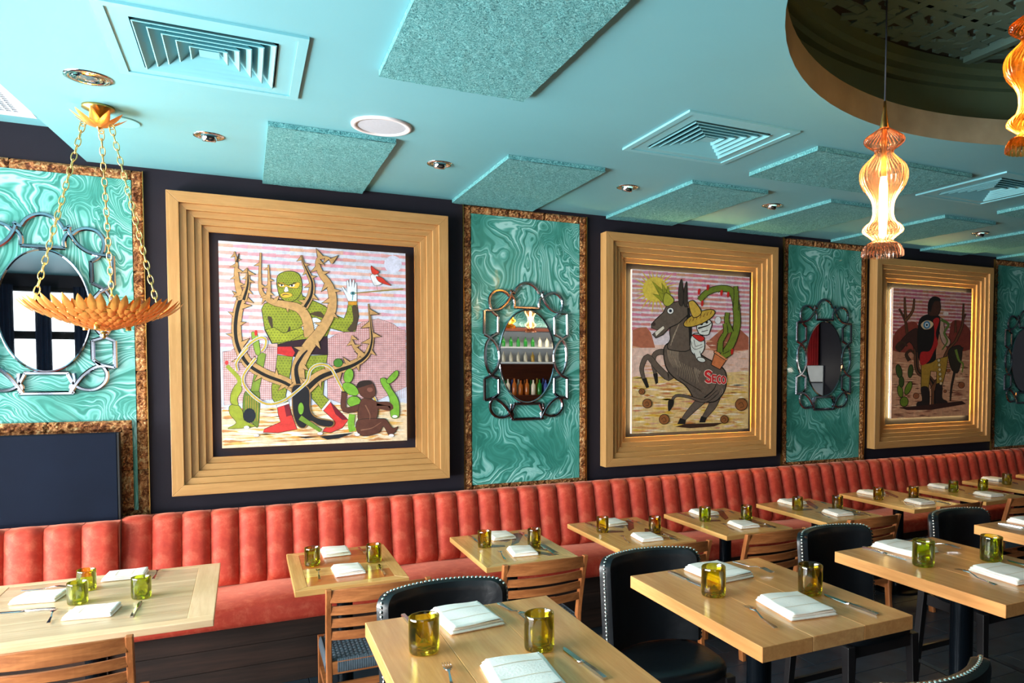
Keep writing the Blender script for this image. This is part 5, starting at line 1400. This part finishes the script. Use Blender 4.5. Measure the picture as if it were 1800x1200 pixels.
for k in range(26):
    a = 2*pi*k/26; r_ = 118 if k % 2 else 92; p.poly((216, 190, 66), [(288+38*cos(a-.12), 335+38*sin(a-.12)), (288+r_*cos(a), 335+r_*sin(a)), (288+38*cos(a+.12), 335+38*sin(a+.12))])
p.ell((222, 196, 78), 288, 335, 56, 56)
D = (98, 84, 74); DD = (30, 26, 24); DL = (168, 150, 130); OL = (20, 18, 16)
def leg2(P, w, t_, c=D): p.stroke(OL, w+5, P, True, t_+4); p.stroke(c, w, P, True, t_)
leg2([(545, 800), (485, 858), (440, 905), (412, 940)], 44, 14); leg2([(580, 790), (556, 860), (530, 900), (505, 935)], 46, 14)
p.poly(DD, [(392, 950), (405, 922), (432, 932), (428, 952)]); p.poly(DD, [(492, 944), (502, 914), (528, 922), (520, 944)])
leg2([(360, 650), (330, 620), (290, 628), (280, 670), (290, 720)], 28, 12); p.poly(DD, [(280, 720), (300, 715), (303, 760), (292, 768)])
leg2([(372, 690), (352, 735), (300, 690), (255, 640), (228, 690), (238, 745)], 34, 13); p.poly(DD, [(228, 742), (250, 738), (262, 780), (250, 785)])
bd = [(328, 612), (350, 578), (400, 568), (450, 590), (505, 636), (560, 668), (610, 706), (616, 770), (596, 820), (555, 850), (478, 842), (446, 796), (420, 766), (378, 738), (340, 690)]
p.poly(D, bd, True, OL, 5)
for k in range(16): p.stroke(DL, 3.4, [(470+k*8, 690+k*5), (480+k*8, 730+k*5), (492+k*6, 770+k*3)], True, 1)
for k in range(14): p.stroke((52, 44, 38), 3, [(400+k*9, 735+k*6), (430+k*10, 760+k*5)], False, 1)
for k in range(8): p.stroke(DL, 3.4, [(345+k*7, 610), (352+k*6, 650), (372+k*5, 690)], True, 1)
p.poly(D, [(355, 520), (375, 480), (430, 440), (446, 520), (446, 610), (360, 610), (345, 590), (358, 560)], True, OL, 4)
for k in range(9): p.stroke((150, 132, 112), 2.6, [(378+k*11, 650+k*6), (392+k*11, 690+k*8), (390+k*11, 725+k*5)], True, 1)
p.stroke(DD, 22, [(432, 420), (448, 500), (450, 590)], True, 10)
for k in range(7): p.stroke(DL, 3, [(360+k*6, 590-k*16), (372+k*6, 540-k*12)], False, 1)
p.poly((104, 88, 76), [(490, 720), (540, 700), (590, 720), (600, 780), (560, 820), (500, 800)], True); p.stroke(DD, 6, [(515, 830), (560, 790), (575, 740)], True, 2)
p.stroke(OL, 17, [(580, 800), (520, 845), (440, 825), (385, 820), (362, 850)], True, 12); p.stroke(D, 12, [(580, 800), (520, 845), (440, 825), (385, 820), (362, 850)], True, 8); p.poly(DD, [(352, 840), (374, 838), (372, 866), (352, 892), (348, 862)], True)
hd = [(272, 492), (290, 472), (325, 440), (345, 400), (400, 388), (436, 410), (438, 450), (395, 490), (355, 508), (325, 540), (292, 556), (276, 540), (300, 520), (272, 510)]
p.poly(D, hd, False, OL, 4); p.poly((230, 222, 206), [(286, 530), (325, 500), (332, 512), (294, 548)], False, OL, 2); p.ell((60, 44, 40), 282, 492, 9, 9); p.ell((240, 240, 240), 358, 432, 15, 15, 0, OL, 3); p.ell((30, 40, 60), 358, 432, 7, 7)
for s_ in ([(398, 400), (394, 340), (407, 288), (416, 340), (414, 405)], [(420, 405), (418, 350), (431, 298), (434, 350), (434, 410)]): p.poly((60, 50, 44), s_, True, OL, 3)
for tip in ((272, 296), (290, 320), (318, 305), (276, 355), (300, 345), (330, 330), (345, 320)): p.poly((150, 152, 40), [(330, 400), tip, (362, 372)], False, (50, 56, 20), 2)
p.poly((176, 176, 60), [(325, 395), (335, 350), (368, 372), (372, 392), (345, 412)], True, (50, 56, 20), 3)
# rider
W2 = (222, 226, 220)
p.poly(W2, [(450, 560), (470, 535), (505, 545), (515, 600), (490, 635), (455, 620)], True, OL, 4); leg2([(480, 620), (490, 650)], 24, 22, W2); p.ell(W2, 500, 655, 20, 11, 0.3, OL, 3); leg2([(458, 565), (470, 600), (505, 590)], 13, 10, W2)
p.poly((206, 40, 34), [(460, 540), (500, 545), (515, 560), (495, 572), (465, 552)], True, OL, 3)
p.poly(W2, [(478, 500), (495, 476), (530, 470), (548, 490), (540, 520), (530, 542), (495, 540), (482, 522)], True, OL, 4); p.ell(OL, 500, 492, 7, 6); p.ell(OL, 524, 484, 6, 6); p.stroke(OL, 8, [(484, 512), (508, 505), (530, 498), (545, 486)], True, 3); p.stroke(OL, 3, [(500, 528), (530, 520)], False)
p.ell((196, 160, 60), 490, 466, 78, 27, -0.42, OL, 4); p.poly((206, 168, 66), [(440, 400), (452, 386), (470, 392), (500, 440), (462, 462)], True, OL, 4)
for k in range(8): p.stroke((120, 70, 30), 3, [(428+k*16, 490-k*6), (434+k*16, 474-k*6)], False)
p.ell((238, 236, 240), 575, 475, 14, 17, 0, (120, 120, 120), 2)
p.poly((206, 118, 70), [(562, 622), (616, 656), (586, 700), (545, 678)], False, OL, 4); p.poly((222, 140, 90), [(556, 622), (566, 612), (622, 648), (614, 660)], False, OL, 3)
CG = (112, 130, 40)
p.branch([(600, 640), (640, 575), (662, 500), (660, 430), (650, 370), (625, 335), (570, 332), (520, 352), (490, 385)], 32, 22, CG, False, 22, 9)
p.branch([(655, 430), (658, 370), (655, 320)], 22, 14, CG, False, 7, 8); p.branch([(635, 530), (615, 480), (618, 440)], 22, 16, CG, False, 6, 8); p.branch([(585, 620), (588, 570), (610, 530), (605, 490)], 24, 14, CG, False, 8, 8); p.branch([(605, 640), (640, 620)], 20, 16, CG, False, 3, 8)
for (a, b) in ((487, 345), (527, 326), (590, 350), (502, 398), (620, 358), (640, 618)): p.ell((200, 34, 30), a, b, 6, 14, 0.1)
# the word on the rump
RD = (206, 40, 44)
def letter(ch, ox, oy, h):
    S_ = {'S': [(.95, .15), (.6, 0), (.15, .1), (.1, .35), (.5, .5), (.9, .65), (.85, .9), (.4, 1), (.05, .85)], 'O': [(.5, 0), (.08, .25), (.08, .75), (.5, 1), (.92, .75), (.92, .25), (.5, 0)], 'C': [(.9, .2), (.5, 0), (.1, .3), (.1, .7), (.5, 1), (.9, .8)]}
    P_ = S_.get(ch); sk = 0.10
    X = lambda a, b: (ox+a*h*0.62, oy+b*h+a*h*sk)
    for c, w in (((236, 214, 200), h*.36), (RD, h*.24)):
        if P_: p.stroke(c, w, [X(a, b) for a, b in P_], True)
        else:
            for q in ([(.1, 0), (.1, 1)], [(.0, .04), (.9, .04)], [(.1, .5), (.75, .5)], [(.0, .96), (.9, .96)]): p.stroke(c, w, [X(a, b) for a, b in q], False)
letter('S', 518, 706, 48); letter('E', 550, 724, 34); letter('C', 573, 728, 33); letter('O', 592, 730, 32)
for (a, b, r_) in ((227, 800, 13), (252, 855, 21), (330, 928, 23), (607, 930, 18), (685, 862, 28)): p.ell((150, 92, 48), a, b, r_, r_, 0, (50, 28, 16), 3); p.stroke((70, 40, 20), 2.5, [(a-r_*.5, b), (a, b-r_*.4), (a+r_*.4, b+r_*.3), (a-r_*.2, b+r_*.5)], True)
p.poly((60, 36, 24), [(380, 962), (430, 950), (600, 946), (560, 962), (450, 970)])
p.done('painting of a rearing donkey with a skeleton rider in a straw hat')

# ---- third canvas : caped figure among bare branches
p = Pic(5.710, EYE-0.507, 1.146, 1.285, [(572.7, 338), (946, 371), (935, 954), (564.5, 965)])
base = (214, 178, 176)
p.npoly(base, [(0, 0), (1, 0), (1, 1), (0, 1)]); p.stripes(0.015, 0.34, 13, (176, 84, 84), 0.016, base)
p.npoly((190, 130, 100), [(0, .36), (1, .34), (1, 1), (0, 1)]); p.npoly((206, 150, 116), [(0, .62), (1, .60), (1, 1), (0, 1)])
p.poly((130, 52, 40), [(575, 570), (600, 535), (650, 505), (690, 520), (700, 640), (572, 640)], True); p.poly((124, 48, 38), [(840, 560), (850, 510), (880, 500), (915, 520), (942, 560), (940, 640), (830, 640)], True)
p.ground(.5, [(150, 90, 66), (216, 160, 124), (120, 66, 48), (228, 186, 150)], 260)
BT = (110, 66, 40)
p.branch([(770, 900), (768, 820), (740, 770), (690, 740), (680, 640), (670, 600), (640, 560), (630, 500), (600, 440)], 26, 4, BT, True); p.branch([(632, 500), (628, 440), (626, 385)], 10, 3, BT, False); p.branch([(634, 495), (665, 450), (672, 392)], 10, 3, BT, False)
p.branch([(760, 830), (800, 760), (815, 690), (835, 640), (870, 600)], 20, 6, BT, False); p.branch([(870, 600), (900, 530), (905, 470), (907, 420)], 9, 3, BT, False); p.branch([(903, 500), (918, 470)], 6, 2, BT, False); p.branch([(870, 560), (868, 500)], 6, 2, BT, False)
BK = (26, 18, 18); OL = (14, 10, 10)
p.poly((58, 30, 24), [(600, 610), (640, 560), (690, 540), (690, 650), (650, 600), (610, 640)], True, OL, 3); p.stroke((60, 40, 26), 22, [(610, 640), (590, 625), (610, 600), (640, 620)], True, 8); p.stroke((60, 40, 26), 20, [(650, 690), (635, 660), (655, 640), (675, 660)], True, 8)
p.poly((170, 128, 44), [(706, 700), (760, 690), (835, 670), (825, 740), (806, 810), (778, 805), (780, 745), (752, 740), (742, 822), (706, 818)], False, OL, 3)
p.poly((40, 28, 26), [(706, 820), (742, 824), (745, 905), (735, 922), (690, 915), (688, 890), (712, 880)], True, OL, 3); p.poly((40, 28, 26), [(778, 806), (806, 812), (806, 870), (830, 888), (820, 898), (775, 890)], True, OL, 3)
for k in range(6): p.ell((210, 190, 150), 790+k*2, 690+k*22, 7, 8, 0, OL, 2)
p.poly((190, 150, 130), [(785, 490), (810, 500), (820, 560), (845, 600), (830, 625), (800, 590)], True, OL, 3)
p.poly(BK, [(692, 520), (705, 485), (740, 470), (775, 475), (795, 490), (790, 560), (775, 640), (770, 690), (720, 705), (695, 680), (688, 600)], True, OL, 3)
p.poly((176, 30, 30), [(762, 500), (780, 486), (792, 500), (775, 560), (785, 610), (765, 650), (745, 690), (715, 712), (700, 700), (705, 650), (745, 645), (765, 600), (768, 540)], True)
p.poly((220, 190, 150), [(702, 520), (720, 500), (745, 498), (765, 515), (750, 538), (720, 542)], True, OL, 3); p.ell((60, 120, 160), 732, 520, 17, 19); p.ell((220, 230, 236), 732, 520, 9, 11); p.ell(OL, 732, 520, 5, 6)
p.poly((70, 36, 26), [(738, 470), (742, 420), (755, 395), (785, 390), (795, 415), (797, 445), (785, 475), (765, 480)], True, OL, 3); p.poly(BK, [(736, 440), (742, 402), (765, 384), (792, 392), (795, 408), (770, 408), (758, 430), (750, 460)], True)
p.stroke((90, 110, 50), 14, [(800, 495), (835, 520), (815, 560), (830, 600), (805, 640)], True, 6)
p.poly((46, 36, 26), [(835, 650), (850, 630), (885, 620), (900, 640), (895, 700), (880, 750), (855, 740), (840, 700)], True, OL, 3); p.stroke((110, 130, 50), 12, [(870, 640), (885, 690), (905, 710), (900, 750)], True, 5); p.stroke((44, 34, 28), 13, [(865, 745), (850, 820), (845, 885)], True, 8); p.stroke((44, 34, 28), 11, [(890, 660), (905, 630)], False, 7)
CG = (104, 124, 34)
p.ell(CG, 625, 885, 20, 24, 0, OL, 3); p.ell(CG, 606, 835, 13, 30, -.2, OL, 3); p.ell(CG, 645, 820, 14, 34, .4, OL, 3); p.ell((60, 76, 28), 600, 740, 14, 34, -.2, OL, 3); p.ell((60, 76, 28), 655, 740, 12, 32, .1, OL, 3); p.ell((60, 76, 28), 612, 790, 12, 26, 0, OL, 3)
for (a, b, r_) in ((682, 858, 14), (897, 810, 15), (835, 740, 9), (820, 838, 7)): p.ell((150, 84, 50), a, b, r_, r_, 0, OL, 2)
p.ell((222, 200, 196), 822, 468, 13, 11)
p.poly((60, 30, 24), [(600, 912), (700, 905), (900, 885), (920, 900), (760, 925), (640, 925)])
p.done('painting of a figure in a dark cape with a big eye on it')

# LED strips on the inner lip of each frame, glowing into the gap round the canvas
for i, (x0, br) in enumerate(zip(FX, (0.35, 1.0, 1.3))):
    xc = x0+0.853; a = 0.853-0.246; z0, z1 = FZ0+0.246, FZ1-0.246
    t = thing('led_strip', f'warm light strip tucked behind the {("first", "second", "third")[i]} canvas', 'light strip', (xc, 5.112, 0), 0, 'warm strips behind the canvases')
    cz = EYE+0.131; w2, h2 = 0.560, 0.632
    for (xa, xb, za, zb_) in ((-w2, w2, cz+h2, cz+h2+0.008), (-w2, w2, cz-h2-0.008, cz-h2), (-w2-0.008, -w2, cz-h2, cz+h2), (w2, w2+0.008, cz-h2, cz+h2)):
        build('strip', MB().box(xa, xb, 0.0, 0.012, za, zb_), 'led' if i else 'led_dim', t)
